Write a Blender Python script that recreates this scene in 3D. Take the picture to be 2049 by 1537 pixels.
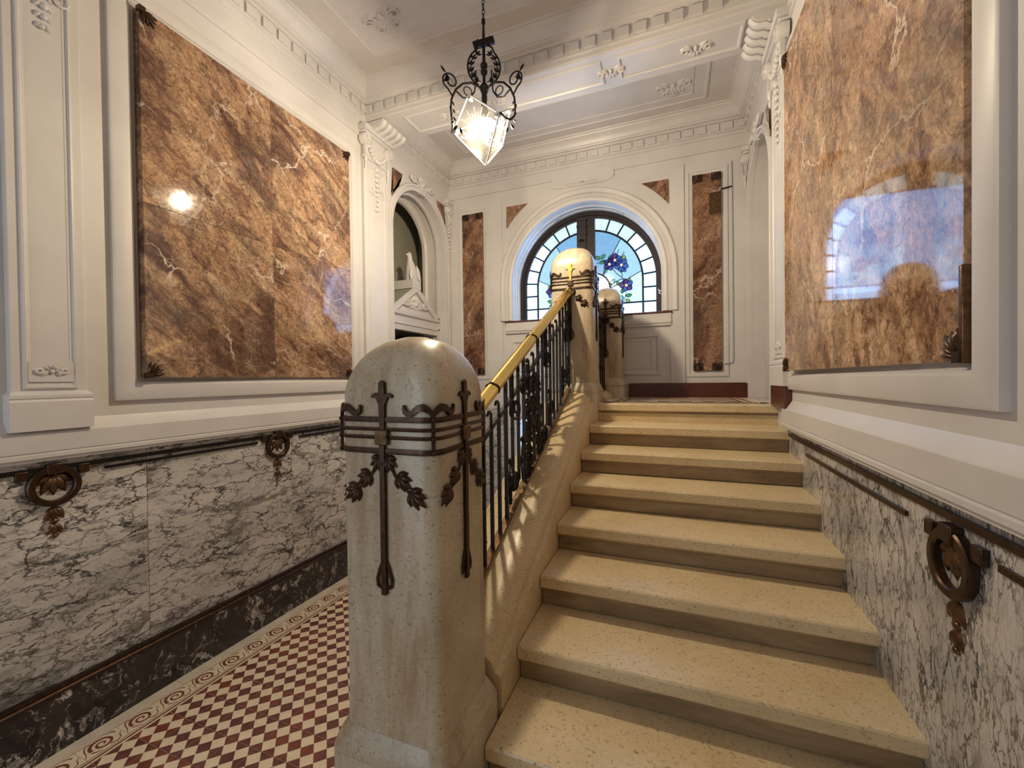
import bpy, bmesh, math, random
from math import sin, cos, pi, radians as R_, sqrt, atan2
from mathutils import Vector, Matrix
rnd = random.Random(7)
for o in list(bpy.data.objects): bpy.data.objects.remove(o)
SC = bpy.context.scene
COL = SC.collection

# ------------------------------------------------------------------ camera, world, lights, exposure
W_PX, F_PX = 2049.0, 835.6
YAW, PITCH, ROLL = 0.370373, -0.011887, -0.012423
cam = bpy.data.cameras.new('camera'); cam_o = bpy.data.objects.new('camera', cam); COL.objects.link(cam_o)
cam.sensor_fit = 'HORIZONTAL'; cam.sensor_width = 36.0; cam.lens = 36.0 * F_PX / W_PX; cam.clip_start = 0.02
fw = Vector((-sin(YAW) * cos(PITCH), cos(YAW) * cos(PITCH), sin(PITCH)))
rt = Vector((cos(YAW), sin(YAW), 0)); up = rt.cross(fw)
r2 = rt * cos(ROLL) + up * sin(ROLL); u2 = r2.cross(fw)
cam_o.matrix_world = Matrix(((r2.x, u2.x, -fw.x, 0), (r2.y, u2.y, -fw.y, 0), (r2.z, u2.z, -fw.z, 1.833), (0, 0, 0, 1)))
SC.camera = cam_o

wd = bpy.data.worlds.new('sky'); SC.world = wd; wd.use_nodes = True
wd.node_tree.nodes['Background'].inputs[0].default_value = (0.62, 0.78, 1.0, 1)
wd.node_tree.nodes['Background'].inputs[1].default_value = 1.0
SC.view_settings.view_transform = 'Standard'; SC.view_settings.look = 'None'
SC.view_settings.gamma = 1.0; SC.view_settings.use_curve_mapping = False
SC.view_settings.exposure = 0.03
SC.cycles.max_bounces = 10; SC.cycles.diffuse_bounces = 6; SC.cycles.glossy_bounces = 4
SC.cycles.transparent_max_bounces = 16; SC.cycles.sample_clamp_indirect = 6.0
SC.cycles.caustics_reflective = False; SC.cycles.caustics_refractive = False
LAMP_EMIT, DOOR_W, DAY_W = 2500.0, 30.0, 11.0

def light(kind, name, loc, power, color, **k):
    l = bpy.data.lights.new(name, kind); l.energy = power; l.color = color
    for a, b in k.items(): setattr(l, a, b)
    o = bpy.data.objects.new(name, l); o.location = loc; COL.objects.link(o); return o
# the lantern's bulb glows itself (LAMP_EMIT); here daylight through the glazed entrance door
LX, LY, LZ = -1.274, 2.796, 3.387
o = light('AREA', 'entrance_daylight', (-2.0, -2.33, 1.9), DOOR_W, (.78, .89, 1.0), shape='RECTANGLE', size=1.5, size_y=2.8)
o.rotation_euler = (R_(90), 0, 0)
# daylight that comes in through the stained glass
o = light('AREA', 'window_daylight', (-1.045, 5.40, 3.2), DAY_W, (.22, .47, 1.0), shape='RECTANGLE', size=1.5, size_y=1.0)
o.rotation_euler = (R_(-90), 0, 0)

# ------------------------------------------------------------------ constants of the place
XL, XR, YB = -2.912, .7636, 5.15
LAND, RISE, TREAD, Y0 = 1.60, .16, .3472, 3.811
SL = RISE / TREAD
CEIL = 4.74
def noz(y): return LAND - SL * (Y0 - y)
def TL(u, v, w): return (XL + w, u, v)
def TR(u, v, w): return (XR - w, u, v)
def TB(u, v, w): return (u, YB - w, v)
def TC(u, v, w): return (u, v, CEIL - w)
def TI(x, y, z): return (x, y, z)

# ------------------------------------------------------------------ materials
MAT = {}
class NT:
    def __init__(s, name):
        s.m = bpy.data.materials.new(name); s.m.use_nodes = True; s.t = s.m.node_tree
        s.b = s.t.nodes['Principled BSDF']; MAT[name] = s.m
    def n(s, typ, **k):
        nd = s.t.nodes.new(typ)
        for a, b in k.items():
            if a[0] == '_': nd.inputs[a[1:].replace('_', ' ')].default_value = b
            else: setattr(nd, a, b)
        return nd
    def l(s, a, b): s.t.links.new(a, b)
    def ramp(s, fac, stops, interp='LINEAR'):
        r = s.n('ShaderNodeValToRGB'); r.color_ramp.interpolation = interp
        e = r.color_ramp.elements
        while len(e) < len(stops): e.new(.5)
        for i, (p, c) in enumerate(stops):
            e[i].position = p; e[i].color = (c if len(c) == 4 else (*c, 1)) if isinstance(c, tuple) else (c, c, c, 1)
        s.l(fac, r.inputs[0]); return r.outputs[0]
    def mix(s, fac, a, b, mode='MIX'):
        m = s.n('ShaderNodeMix', data_type='RGBA', blend_type=mode)
        for sock, val in ((m.inputs[0], fac), (m.inputs[6], a), (m.inputs[7], b)):
            if hasattr(val, 'links'): s.l(val, sock)
            elif isinstance(val, tuple): sock.default_value = (*val, 1)
            else: sock.default_value = val
        return m.outputs[2]
    def pos(s, scale=(1, 1, 1), rot=(0, 0, 0), rand=0.0):
        g = s.n('ShaderNodeNewGeometry').outputs['Position']
        if rand:
            oi = s.n('ShaderNodeObjectInfo'); c = s.n('ShaderNodeCombineXYZ')
            q = s.n('ShaderNodeMath', operation='MULTIPLY'); s.l(oi.outputs['Random'], q.inputs[0]); q.inputs[1].default_value = rand
            for i in range(3): s.l(q.outputs[0], c.inputs[i])
            ad = s.n('ShaderNodeVectorMath', operation='ADD'); s.l(g, ad.inputs[0]); s.l(c.outputs[0], ad.inputs[1]); g = ad.outputs[0]
        mp = s.n('ShaderNodeMapping'); mp.inputs['Rotation'].default_value = rot; mp.inputs['Scale'].default_value = scale
        s.l(g, mp.inputs[0]); return mp.outputs[0]
    def noise(s, v, scale, detail=6, rough=.6, dist=0.0):
        t = s.n('ShaderNodeTexNoise', _Scale=scale, _Detail=detail, _Roughness=rough, _Distortion=dist); s.l(v, t.inputs['Vector']); return t
    def warp(s, v, scale, amt, detail=4):
        t = s.noise(v, scale, detail); sub = s.n('ShaderNodeVectorMath', operation='SUBTRACT'); s.l(t.outputs['Color'], sub.inputs[0]); sub.inputs[1].default_value = (.5, .5, .5)
        sc = s.n('ShaderNodeVectorMath', operation='SCALE'); s.l(sub.outputs[0], sc.inputs[0]); sc.inputs['Scale'].default_value = amt
        ad = s.n('ShaderNodeVectorMath', operation='ADD'); s.l(v, ad.inputs[0]); s.l(sc.outputs[0], ad.inputs[1]); return ad.outputs[0]
    def edge(s, v, scale):
        t = s.n('ShaderNodeTexVoronoi', feature='DISTANCE_TO_EDGE', _Scale=scale); s.l(v, t.inputs['Vector']); return t.outputs['Distance']
    def math(s, op, a, b=0.0):
        m = s.n('ShaderNodeMath', operation=op)
        for i, v in enumerate((a, b)):
            if hasattr(v, 'links'): s.l(v, m.inputs[i])
            else: m.inputs[i].default_value = v
        return m.outputs[0]
    def bump(s, h, strength, dist=.01):
        b = s.n('ShaderNodeBump', _Strength=strength, _Distance=dist); s.l(h, b.inputs['Height']); s.l(b.outputs[0], s.b.inputs['Normal'])
    def base(s, c):
        if hasattr(c, 'links'): s.l(c, s.b.inputs['Base Color'])
        else: s.b.inputs['Base Color'].default_value = (*c, 1)
    def set(s, **k):
        for a, b in k.items(): s.b.inputs[a.replace('_', ' ')].default_value = b
        return s.m

def plain(name, c, rough=.5, metal=0.0, var=.12, scale=30, bump=0.0):
    t = NT(name); v = t.pos(); nz = t.noise(v, scale, 4)
    c2 = tuple(x * (1 - var) for x in c); c1 = tuple(min(1, x * (1 + var)) for x in c)
    t.base(t.ramp(nz.outputs['Fac'], [(.3, c2), (.7, c1)]))
    if bump: t.bump(nz.outputs['Fac'], bump, .004)
    return t.set(Roughness=rough, Metallic=metal)

# white wall paint with faint roller texture
t = NT('white_paint'); v = t.pos(); a = t.noise(v, 3, 3); b = t.noise(v, 160, 2)
t.base(t.ramp(a.outputs['Fac'], [(.3, (.565, .54, .515)), (.7, (.625, .60, .575))])); t.bump(b.outputs['Fac'], .06, .002); t.set(Roughness=.42)
t = NT('ceiling_paint'); v = t.pos(); a = t.noise(v, 4, 4)
t.base(t.ramp(a.outputs['Fac'], [(.3, (.55, .52, .49)), (.7, (.61, .58, .55))])); t.set(Roughness=.6)

def brown_marble(name, rotx, roty, stretch=(1, .55, 1.35), tone=(1, 1, 1), dk=.84):
    t = NT(name); K = lambda c: tuple(a * b for a, b in zip(c, tone))
    v0 = t.pos(rand=17.0); v = t.pos(rot=(rotx, roty, 0), rand=17.0)
    st = t.n('ShaderNodeMapping'); st.inputs['Scale'].default_value = stretch; t.l(v, st.inputs[0]); vs = st.outputs[0]
    w = t.warp(vs, 1.9, .8, 5)
    big = t.noise(w, 1.9, 5, .62, .8); med = t.noise(w, 5.0, 9, .74, 1.1); fine = t.noise(t.warp(v0, 9, .12), 38, 7, .78, .8)
    c = t.ramp(med.outputs['Fac'], [(.31, K((.085, .040, .026))), (.41, K((.23, .120, .068))), (.50, K((.40, .235, .125))), (.60, K((.52, .33, .185))), (.74, K((.62, .45, .29)))])
    pale = t.noise(t.warp(vs, 3, .6), 3.4, 7, .7, .9)
    c = t.mix(t.ramp(pale.outputs['Fac'], [(.52, 0.0), (.64, .75)]), c, K((.60, .42, .26)))
    dark = t.ramp(big.outputs['Fac'], [(.40, 1.0), (.52, 0.0)])
    c = t.mix(t.math('MULTIPLY', dark, dk), c, K((.095, .046, .034)), 'MIX')
    oliv = t.ramp(t.noise(w, 2.6, 6, .65, .5).outputs['Color'], [(.52, 0.0), (.64, .65)])
    c = t.mix(oliv, c, K((.23, .185, .11)))
    gr = t.ramp(fine.outputs['Fac'], [(.30, (.22, .18, .16)), (.46, (.80, .78, .76)), (.54, (1.05, 1.03, 1.0)), (.70, (1.75, 1.66, 1.52))])
    c = t.mix(.92, c, gr, 'MULTIPLY')
    spk = t.noise(t.warp(v0, 12, .12), 20, 8, .85, 1.6)
    c = t.mix(t.ramp(spk.outputs['Fac'], [(.36, .8), (.43, 0.0)]), c, K((.075, .040, .026)))
    c = t.mix(t.ramp(spk.outputs['Fac'], [(.60, 0.0), (.68, .55)]), c, K((.64, .47, .31)))
    crk = t.edge(t.warp(v0, 7, .30, 7), 7.0)
    c = t.mix(t.math('MULTIPLY', t.ramp(crk, [(.0, .9), (.035, 0.0)]), t.ramp(med.outputs['Color'], [(.45, .95), (.62, .05)])), c, K((.055, .030, .018)))
    vein = t.edge(t.warp(v, 2.6, .55, 8), 1.5)
    vm = t.math('MULTIPLY', t.ramp(vein, [(.0, .95), (.007, .8), (.012, 0.0)]), t.ramp(t.noise(v, 1.7, 3).outputs['Fac'], [(.48, 0.0), (.57, 1.0)]))
    c = t.mix(vm, c, K((.66, .53, .38)))
    v2 = t.edge(t.warp(v0, 5, .30, 7), 4.0)
    vm2 = t.math('MULTIPLY', t.ramp(v2, [(.0, .8), (.012, 0.0)]), t.ramp(t.noise(v0, 2.9, 2).outputs['Fac'], [(.53, 0.0), (.62, 1.0)]))
    c = t.mix(vm2, c, K((.60, .47, .33)))
    t.base(c); t.set(Specular_IOR_Level=.6)
    rr = t.ramp(fine.outputs['Fac'], [(.3, .03), (.7, .075)]); t.l(rr, t.b.inputs['Roughness'])
brown_marble('brown_marble_left', R_(38), 0, (1, .55, 1.35), (.86, .88, .96))
brown_marble('brown_marble_right', R_(-68), 0, (1, .55, 1.1), (1.02, 1.03, 1.08), .36)
brown_marble('brown_marble_back', 0, R_(62), (.55, 1, 1.2), (.66, .60, .62))

def veined_marble(name, scale, rot, seed, dens=1.0, tone=1.0):
    t = NT(name); v = t.pos(scale=scale, rot=rot, rand=23.0)
    w = t.warp(v, 3.0, .55, 8)
    cloud = t.noise(w, 2.0, 6, .6); fine = t.noise(v, 60, 5, .7)
    c = t.ramp(cloud.outputs['Fac'], [(.28, (.36 * tone, .34 * tone, .325 * tone)), (.44, (.58 * tone, .55 * tone, .515 * tone)), (.62, (.73 * tone, .69 * tone, .64 * tone))])
    c = t.mix(.6, c, t.ramp(fine.outputs['Fac'], [(.3, .55), (.55, 1.05)]), 'MULTIPLY')
    e1 = t.edge(t.warp(v, 6, .34, 10), 3.6 * dens); e2 = t.edge(t.warp(v, 13, .22, 10), 9.0 * dens); e3 = t.edge(t.warp(v, 3.5, .6, 9), 1.2)
    m1 = t.math('MULTIPLY', t.ramp(e1, [(.0, 1.0), (.018, .7), (.034, 0.0)]), t.ramp(t.noise(v, 5, 3).outputs['Fac'], [(.38, .35), (.53, 1.0)]))
    m2 = t.math('MULTIPLY', t.ramp(e2, [(.0, 1.0), (.028, .7), (.062, 0.0)]), t.ramp(t.noise(v, 4.1, 4).outputs['Color'], [(.38, .2), (.54, 1.0)]))
    m3 = t.math('MULTIPLY', t.ramp(e3, [(.0, .9), (.03, .7), (.06, 0.0)]), t.ramp(t.noise(v, 2.2, 3).outputs['Fac'], [(.46, 0.0), (.54, 1.0)]))
    c = t.mix(t.math('MULTIPLY', m3, t.ramp(fine.outputs['Fac'], [(.3, 1.0), (.7, .6)])), c, (.10, .10, .092))
    c = t.mix(m2, c, (.085, .078, .070)); c = t.mix(m1, c, (.032, .030, .027))
    t.base(c); t.set(Roughness=.16, Specular_IOR_Level=.5)
veined_marble('grey_marble_left', (1, .75, 1.7), (R_(-14), 0, 0), 3, 1.0, .86)
veined_marble('grey_marble_right', (1, 1.9, .72), (R_(8), 0, 0), 5, 1.15, .76)
t = NT('black_marble'); v = t.pos(scale=(1, 1, .8), rot=(R_(-35), 0, 0), rand=9.0)
w = t.warp(v, 5, .35, 6); n1 = t.noise(w, 9, 8, .75, 1.2); n2 = t.noise(v, 2.5, 4)
f = t.math('MULTIPLY', t.ramp(n1.outputs['Fac'], [(.54, 0.0), (.64, 1.0)]), t.ramp(n2.outputs['Fac'], [(.40, .45), (.56, 1.0)]))
c = t.ramp(t.noise(w, 5, 5).outputs['Fac'], [(.35, (.010, .009, .009)), (.7, (.050, .040, .036))])
t.base(t.mix(f, c, (.62, .58, .54))); t.set(Roughness=.15)
# shelly limestone of the stairs and posts
def limestone(name, lo, hi, stain=0.0):
    t = NT(name); v = t.pos(rand=5.0); a = t.noise(v, 3.0, 5, .6); st = t.pos(scale=(1, 1, 1.6), rot=(.4, .5, .3), rand=5.0)
    sp = t.noise(t.warp(st, 30, .03), 75, 5, .7); s2 = t.noise(st, 28, 6, .75, 1.5)
    c = t.ramp(a.outputs['Fac'], [(.3, lo), (.7, hi)])
    c = t.mix(t.ramp(sp.outputs['Fac'], [(.34, .80), (.43, 0.0)]), c, (.15, .10, .05))
    c = t.mix(t.ramp(s2.outputs['Fac'], [(.58, 0.0), (.66, .6)]), c, (.74, .66, .50))
    c = t.mix(t.ramp(s2.outputs['Fac'], [(.33, .65), (.41, 0.0)]), c, (.24, .16, .085))
    if stain:                                            # old brown staining in vertical runs
        sv = t.pos(scale=(3.2, 3.2, .55), rand=5.0); sn = t.noise(t.warp(sv, 2, .4), 1.6, 7, .65)
        c = t.mix(t.ramp(sn.outputs['Fac'], [(.50, 0.0), (.66, stain)]), c, (.30, .185, .085))
    t.base(c); t.bump(sp.outputs['Fac'], .05, .003); t.set(Roughness=.33)
limestone('limestone', (.56, .43, .235), (.69, .555, .34))
limestone('limestone_tread', (.60, .465, .265), (.72, .585, .365))
limestone('limestone_post', (.42, .355, .25), (.58, .51, .385), .75)
# riser stone with long brown streaks; shade on the risers darkened into its colour
t = NT('limestone_riser_shaded'); v = t.pos(scale=(.35, 1, 1.6), rand=5.0); a = t.noise(t.warp(v, 3, .3), 5, 7, .7, .6)
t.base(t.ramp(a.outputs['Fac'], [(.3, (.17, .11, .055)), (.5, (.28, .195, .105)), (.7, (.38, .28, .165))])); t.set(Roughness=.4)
plain('wrought_iron', (.014, .012, .011), .38, .55, .3, 60)
plain('bronze', (.060, .033, .020), .36, .75, .4, 40)
plain('bronze_light', (.13, .075, .038), .34, .8, .5, 35)
plain('gilt', (.50, .33, .07), .42, .9, .2, 40)
t = NT('brass'); v = t.pos(scale=(1, .25, .25)); a = t.noise(v, 30, 5, .7)
t.base(t.ramp(a.outputs['Fac'], [(.3, (.78, .57, .18)), (.7, (.90, .68, .25))])); t.set(Metallic=1.0, Roughness=.27)
plain('tile_red', (.145, .050, .040), .30, 0, .30, 14)
plain('tile_red_warm', (.19, .055, .036), .30, 0, .25, 14)
plain('tile_cream', (.76, .63, .45), .33, 0, .08, 20)
plain('tile_line', (.42, .15, .10), .4, 0, .1, 20)
plain('tile_strip', (.66, .56, .43), .38, 0, .12, 9)
plain('grout', (.50, .36, .28), .7, 0, .1, 40)
plain('window_wood', (.016, .005, .004), .5, 0, .3, 12)
plain('lead', (.020, .022, .030), .45, .2, .2, 40)
plain('brown_skirting', (.085, .019, .010), .30, 0, .25, 10)
plain('lantern_iron', (.014, .011, .010), .45, .5, .3, 60)
plain('shade_wall', (.30, .29, .23), .6, 0, .05, 4)  # grey-green with the shade inside the left arch put into its colour
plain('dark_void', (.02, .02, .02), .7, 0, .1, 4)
plain('grey_paint', (.35, .35, .36), .5, 0, .1, 10)
plain('door_paint', (.62, .60, .54), .45, 0, .05, 6)
plain('plastic_white', (.75, .76, .78), .35, 0, .03, 6)
plain('mat_pink', (.30, .20, .19), .8, 0, .5, 60)

def lit_glass(name, c, strength, var=.25, scale=40):
    t = NT(name); v = t.pos(); a = t.noise(v, scale, 4, .7, 1.0)
    col = t.ramp(a.outputs['Fac'], [(.3, tuple(x * (1 - var) for x in c)), (.7, tuple(min(1.3, x * (1 + var * .6)) for x in c))])
    t.base(tuple(x * .3 for x in c)); t.l(col, t.b.inputs['Emission Color']); t.set(Emission_Strength=strength, Roughness=.12)
lit_glass('glass_clear', (.36, .60, 1.0), 3.6, .05)
lit_glass('glass_pale', (.50, .80, .92), 1.35, .14)
lit_glass('glass_blue', (.36, .66, .88), 1.0, .22)
lit_glass('glass_sky', (.22, .48, .80), .9, .25)
lit_glass('glass_purple', (.13, .06, .42), .50, .3)
lit_glass('glass_deep_blue', (.02, .05, .46), .55, .4)
lit_glass('glass_mid_blue', (.05, .17, .68), .65, .3)
lit_glass('glass_green', (.10, .42, .22), .50, .3)
lit_glass('glass_lime', (.32, .62, .18), .60, .3)
lit_glass('glass_teal', (.06, .50, .62), .65, .3)
lit_glass('glass_heart', (.95, .70, .50), .90, .1)
lit_glass('door_light', (.55, .72, 1.0), .8, .1)
t = NT('bulb'); t.base((1, .9, .7)); t.set(Emission_Color=(1, .84, .63, 1), Emission_Strength=LAMP_EMIT)
# frosted lantern pane: mostly see-through, scatters some of the bulb's light
t = NT('lantern_glass')
t.t.nodes.remove(t.b); out = t.t.nodes['Material Output']
tr = t.n('ShaderNodeBsdfTransparent'); tr.inputs[0].default_value = (1, .99, .96, 1)
tl = t.n('ShaderNodeBsdfTranslucent'); tl.inputs[0].default_value = (.92, .90, .84, 1)
gl = t.n('ShaderNodeBsdfGlossy', _Roughness=.08)
m1 = t.n('ShaderNodeMixShader'); m1.inputs[0].default_value = .002; t.l(tr.outputs[0], m1.inputs[1]); t.l(tl.outputs[0], m1.inputs[2])
m2 = t.n('ShaderNodeMixShader'); m2.inputs[0].default_value = .05; t.l(m1.outputs[0], m2.inputs[1]); t.l(gl.outputs[0], m2.inputs[2])
t.l(m2.outputs[0], out.inputs[0])
t = NT('etched_glass'); t.base((.9, .88, .8)); t.set(Roughness=.5, Alpha=.55)

# ------------------------------------------------------------------ mesh builder
class MB:
    def __init__(s, tf=None): s.v = []; s.f = []; s.mi = []; s.tf = tf or TI
    def add(s, vs, fs, mi=0):
        b = len(s.v); s.v += [s.tf(*p) for p in vs]; s.f += [tuple(b + i for i in f) for f in fs]; s.mi += [mi] * len(fs); return s
    def box(s, a, b, mi=0):
        (x0, y0, z0), (x1, y1, z1) = a, b
        vs = [(x0, y0, z0), (x1, y0, z0), (x1, y1, z0), (x0, y1, z0), (x0, y0, z1), (x1, y0, z1), (x1, y1, z1), (x0, y1, z1)]
        return s.add(vs, [(0, 3, 2, 1), (4, 5, 6, 7), (0, 1, 5, 4), (1, 2, 6, 5), (2, 3, 7, 6), (3, 0, 4, 7)], mi)
    def loft(s, rings, closed=True, caps=True, mi=0):
        n = len(rings[0]); vs = [p for r in rings for p in r]; fs = []
        for i in range(len(rings) - 1):
            for j in range(n if closed else n - 1):
                k = (j + 1) % n; fs.append((i * n + j, i * n + k, (i + 1) * n + k, (i + 1) * n + j))
        if caps: fs += [tuple(range(n))[::-1], tuple((len(rings) - 1) * n + j for j in range(n))]
        return s.add(vs, fs, mi)
    def prism(s, poly, w0, w1, mi=0):                 # poly in (u, v), extruded along w
        return s.loft([[(u, v, w0) for u, v in poly], [(u, v, w1) for u, v in poly]], True, True, mi)
    def tube(s, path, r, n=8, r1=None, caps=True, flat=1.0, mi=0, upv=None):
        P = [Vector(p) for p in path]; rings = []; prev = None
        for i, p in enumerate(P):
            d = (P[min(i + 1, len(P) - 1)] - P[max(i - 1, 0)]).normalized()
            ref = Vector(upv) if upv else (prev if prev else (Vector((0, 0, 1)) if abs(d.z) < .9 else Vector((1, 0, 0))))
            a = (ref - d * ref.dot(d))
            if a.length < 1e-5: a = d.orthogonal()
            a.normalize(); b = d.cross(a); prev = a
            q = r if r1 is None else r + (r1 - r) * i / (len(P) - 1)
            rings.append([tuple(p + a * (q * cos(2 * pi * j / n)) + b * (q * flat * sin(2 * pi * j / n))) for j in range(n)])
        return s.loft(rings, True, caps, mi)
    def bar(s, p, q, w, t=None, upv=(0, 0, 1), mi=0):  # rectangular bar
        p, q = Vector(p), Vector(q); d = (q - p).normalized(); a = Vector(upv); a = (a - d * a.dot(d))
        if a.length < 1e-4: a = d.orthogonal()
        a.normalize(); b = d.cross(a); t = t or w
        ring = lambda c: [tuple(c + a * (sa * w / 2) + b * (sb * t / 2)) for sa, sb in ((1, 1), (-1, 1), (-1, -1), (1, -1))]
        return s.loft([ring(p), ring(q)], True, True, mi)
    def blob(s, c, r, rot=None, nu=8, nv=5, mi=0):
        rings = []; M = rot or Matrix.Identity(3); c = Vector(c)
        for i in range(nv):
            ph = pi * (i + .35) / (nv - 1 + .7)
            rings.append([tuple(c + M @ Vector((r[0] * sin(ph) * cos(2 * pi * j / nu), r[1] * sin(ph) * sin(2 * pi * j / nu), r[2] * cos(ph)))) for j in range(nu)])
        return s.loft(rings, True, True, mi)
    def lathe(s, c, prof, n=16, mi=0):
        return s.loft([[(c[0] + r * cos(2 * pi * j / n), c[1] + r * sin(2 * pi * j / n), c[2] + z) for j in range(n)] for r, z in prof], True, True, mi)
    def frame(s, u0, u1, v0, v1, prof, mi=0):         # rectangular picture-frame moulding; prof = [(inset, w)...] going inwards
        rings = []
        for ins, w in prof: rings.append([(u0 + ins, v0 + ins, w), (u1 - ins, v0 + ins, w), (u1 - ins, v1 - ins, w), (u0 + ins, v1 - ins, w)])
        return s.loft(rings, True, False, mi)
    def run(s, p0, p1, nrm, prof, m0=0, m1=0, mi=0):   # straight moulding; prof (a, z); m0/m1 mitre signs
        p0, p1, nrm = Vector(p0), Vector(p1), Vector(nrm); d = (p1 - p0).normalized(); Z = Vector((0, 0, 1))
        r0 = [tuple(p0 + nrm * a + Z * z + d * a * m0) for a, z in prof]; r1 = [tuple(p1 + nrm * a + Z * z - d * a * m1) for a, z in prof]
        return s.loft([r0, r1], False, False, mi)
    def build(s, name, mat, parent=None, smooth=40, bevel=0.0, recalc=True):
        me = bpy.data.meshes.new(name); me.from_pydata(s.v, [], s.f)
        mats = mat if isinstance(mat, (list, tuple)) else [mat]
        for m in mats: me.materials.append(MAT[m])
        if len(mats) > 1: me.polygons.foreach_set('material_index', s.mi)
        bm = bmesh.new(); bm.from_mesh(me)
        if recalc: bmesh.ops.recalc_face_normals(bm, faces=bm.faces)
        bm.to_mesh(me); bm.free()
        if smooth:
            me.polygons.foreach_set('use_smooth', [True] * len(me.polygons)); me.set_sharp_from_angle(angle=R_(smooth))
        me.update()
        o = bpy.data.objects.new(name, me); COL.objects.link(o)
        if parent: attach(o, parent)
        if bevel:
            b = o.modifiers.new('bevel', 'BEVEL'); b.width = bevel; b.segments = 2; b.limit_method = 'ANGLE'; b.angle_limit = R_(40); b.harden_normals = False
        return o
ROOTLOC = {}
def attach(o, parent):
    o.parent = parent
    if parent.name in ROOTLOC: o.matrix_parent_inverse = Matrix.Translation(-ROOTLOC[parent.name])
def thing(name, label, cat, loc, group=None):
    o = bpy.data.objects.new(name, None); COL.objects.link(o); o.location = loc; o.empty_display_size = .1
    ROOTLOC[o.name] = Vector(loc); o['label'] = label; o['category'] = cat
    if group: o['group'] = group
    return o
def struct(o, label=None):
    o['kind'] = 'structure'
    if label: o['label'] = label
    return o
def stuff(o): o['kind'] = 'stuff'; return o
def inst(src, loc, parent, name=None):
    o = src.copy(); COL.objects.link(o); o.location = loc; o.parent = parent
    return o
def arc(cx, cy, r, a0, a1, n): return [(cx + r * cos(a0 + (a1 - a0) * i / n), cy + r * sin(a0 + (a1 - a0) * i / n)) for i in range(n + 1)]
def spiral(cu, cv, r0, r1, a0, turns, n=22): return [(cu + (r0 + (r1 - r0) * i / n) * cos(a0 + 2 * pi * turns * i / n), cv + (r0 + (r1 - r0) * i / n) * sin(a0 + 2 * pi * turns * i / n)) for i in range(n + 1)]
def lift(pts, w): return [(u, v, w) for u, v in pts]
def leafpoly(cu, cv, L, Wd, ang, n=7):
    pts = []
    for i in range(n + 1): q = i / n; pts.append((q * L, Wd / 2 * sin(pi * q) ** .8 * (1 - .25 * q)))
    pts += [(p[0], -p[1]) for p in pts[-2:0:-1]]
    return [(cu + x * cos(ang) - y * sin(ang), cv + x * sin(ang) + y * cos(ang)) for x, y in pts]
def leaf(mb, cu, cv, L, Wd, ang, w, h):                # a domed leaf in the (u, v) plane
    p = leafpoly(cu, cv, L, Wd, ang, 5); n = len(p); c = (cu + L * .5 * cos(ang), cv + L * .5 * sin(ang))
    vs = [(u, v, w) for u, v in p] + [((u + c[0]) / 2, (v + c[1]) / 2, w + h * .8) for u, v in p] + [(c[0], c[1], w + h)]
    fs = [(i, (i + 1) % n, n + (i + 1) % n, n + i) for i in range(n)] + [(n + i, n + (i + 1) % n, 2 * n) for i in range(n)]
    mb.add(vs, fs)
def relief(mb, u, v, su, sv, w, h):                    # small symmetrical acanthus relief
    for sgn in (-1, 1):
        mb.tube(lift([(u + sgn * a * su, v + b * sv) for a, b in spiral(.58, .1, .34, .05, pi, 1.25 * 1, 14)], w + h * .5), h * .6, 5)
        for k, (a, b, L, an) in enumerate(((.1, .1, .55, .9), (.15, -.1, .6, -.5), (.45, -.2, .5, .1), (.05, .2, .6, 1.4))):
            an2 = an if sgn > 0 else pi - an
            leaf(mb, u + sgn * a * su, v + b * sv, L * min(su, sv * 1.3), .3 * min(su, sv * 1.3), an2, w, h)
    mb.blob((u, v, w + h * .3), (su * .13, sv * .28, h))

# ================================================================== SETTING: floor, walls, ceiling
FY0, YE = -2.4, 5.15
floor = struct(MB().box((XL - .3, FY0 - .3, -.25), (XR + .3, YE + .3, -.004)).build('floor', 'grout', smooth=0))
T = .168; TX, TY = -2.637, 1.621 - 5 * .168            # tile grid origin (a corner where four tiles meet)
d = T / 4
tm = MB(); g = .0009
def clip_poly(poly, x0, x1, y0, y1):
    def cut(P, ax, lim, keep_less):
        out = []
        for i in range(len(P)):
            a, b = P[i], P[(i + 1) % len(P)]
            ia = a[ax] <= lim + 1e-9 if keep_less else a[ax] >= lim - 1e-9; ib = b[ax] <= lim + 1e-9 if keep_less else b[ax] >= lim - 1e-9
            if ia: out.append(a)
            if ia != ib:
                q = (lim - a[ax]) / (b[ax] - a[ax]); out.append(tuple(a[k] + (b[k] - a[k]) * q for k in range(2)))
        return out
    for ax, lim, kl in ((0, x1, True), (0, x0, False), (1, y1, True), (1, y0, False)):
        poly = cut(poly, ax, lim, kl)
        if len(poly) < 3: return []
    return poly
for i in range(-1, 6):
    for j in range(-1, 6):
        cx, cy = i * d * 1.0, j * d * 1.0
        if (i + j) % 2: continue
        red = (i % 2 == 0)
        p = clip_poly([(cx - d, cy), (cx, cy - d), (cx + d, cy), (cx, cy + d)], g, T - g, g, T - g)
        if p: tm.add([(a, b, 0) for a, b in p], [tuple(range(len(p)))], 0 if red else 1)
tm.loft([[(g, g, 0), (T - g, g, 0), (T - g, T - g, 0), (g, T - g, 0)], [(g, g, -.008), (T - g, g, -.008), (T - g, T - g, -.008), (g, T - g, -.008)]], True, False, 1)
tile = tm.build('floor_tile', ['tile_red', 'tile_cream'], floor, smooth=0, recalc=False)
tile2 = tile.copy(); tile2.data = tile.data.copy(); tile2.data.materials[0] = MAT['tile_red_warm']; COL.objects.link(tile2); tile2.parent = floor
first = {0: tile, 1: tile2}; used = set()
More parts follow.
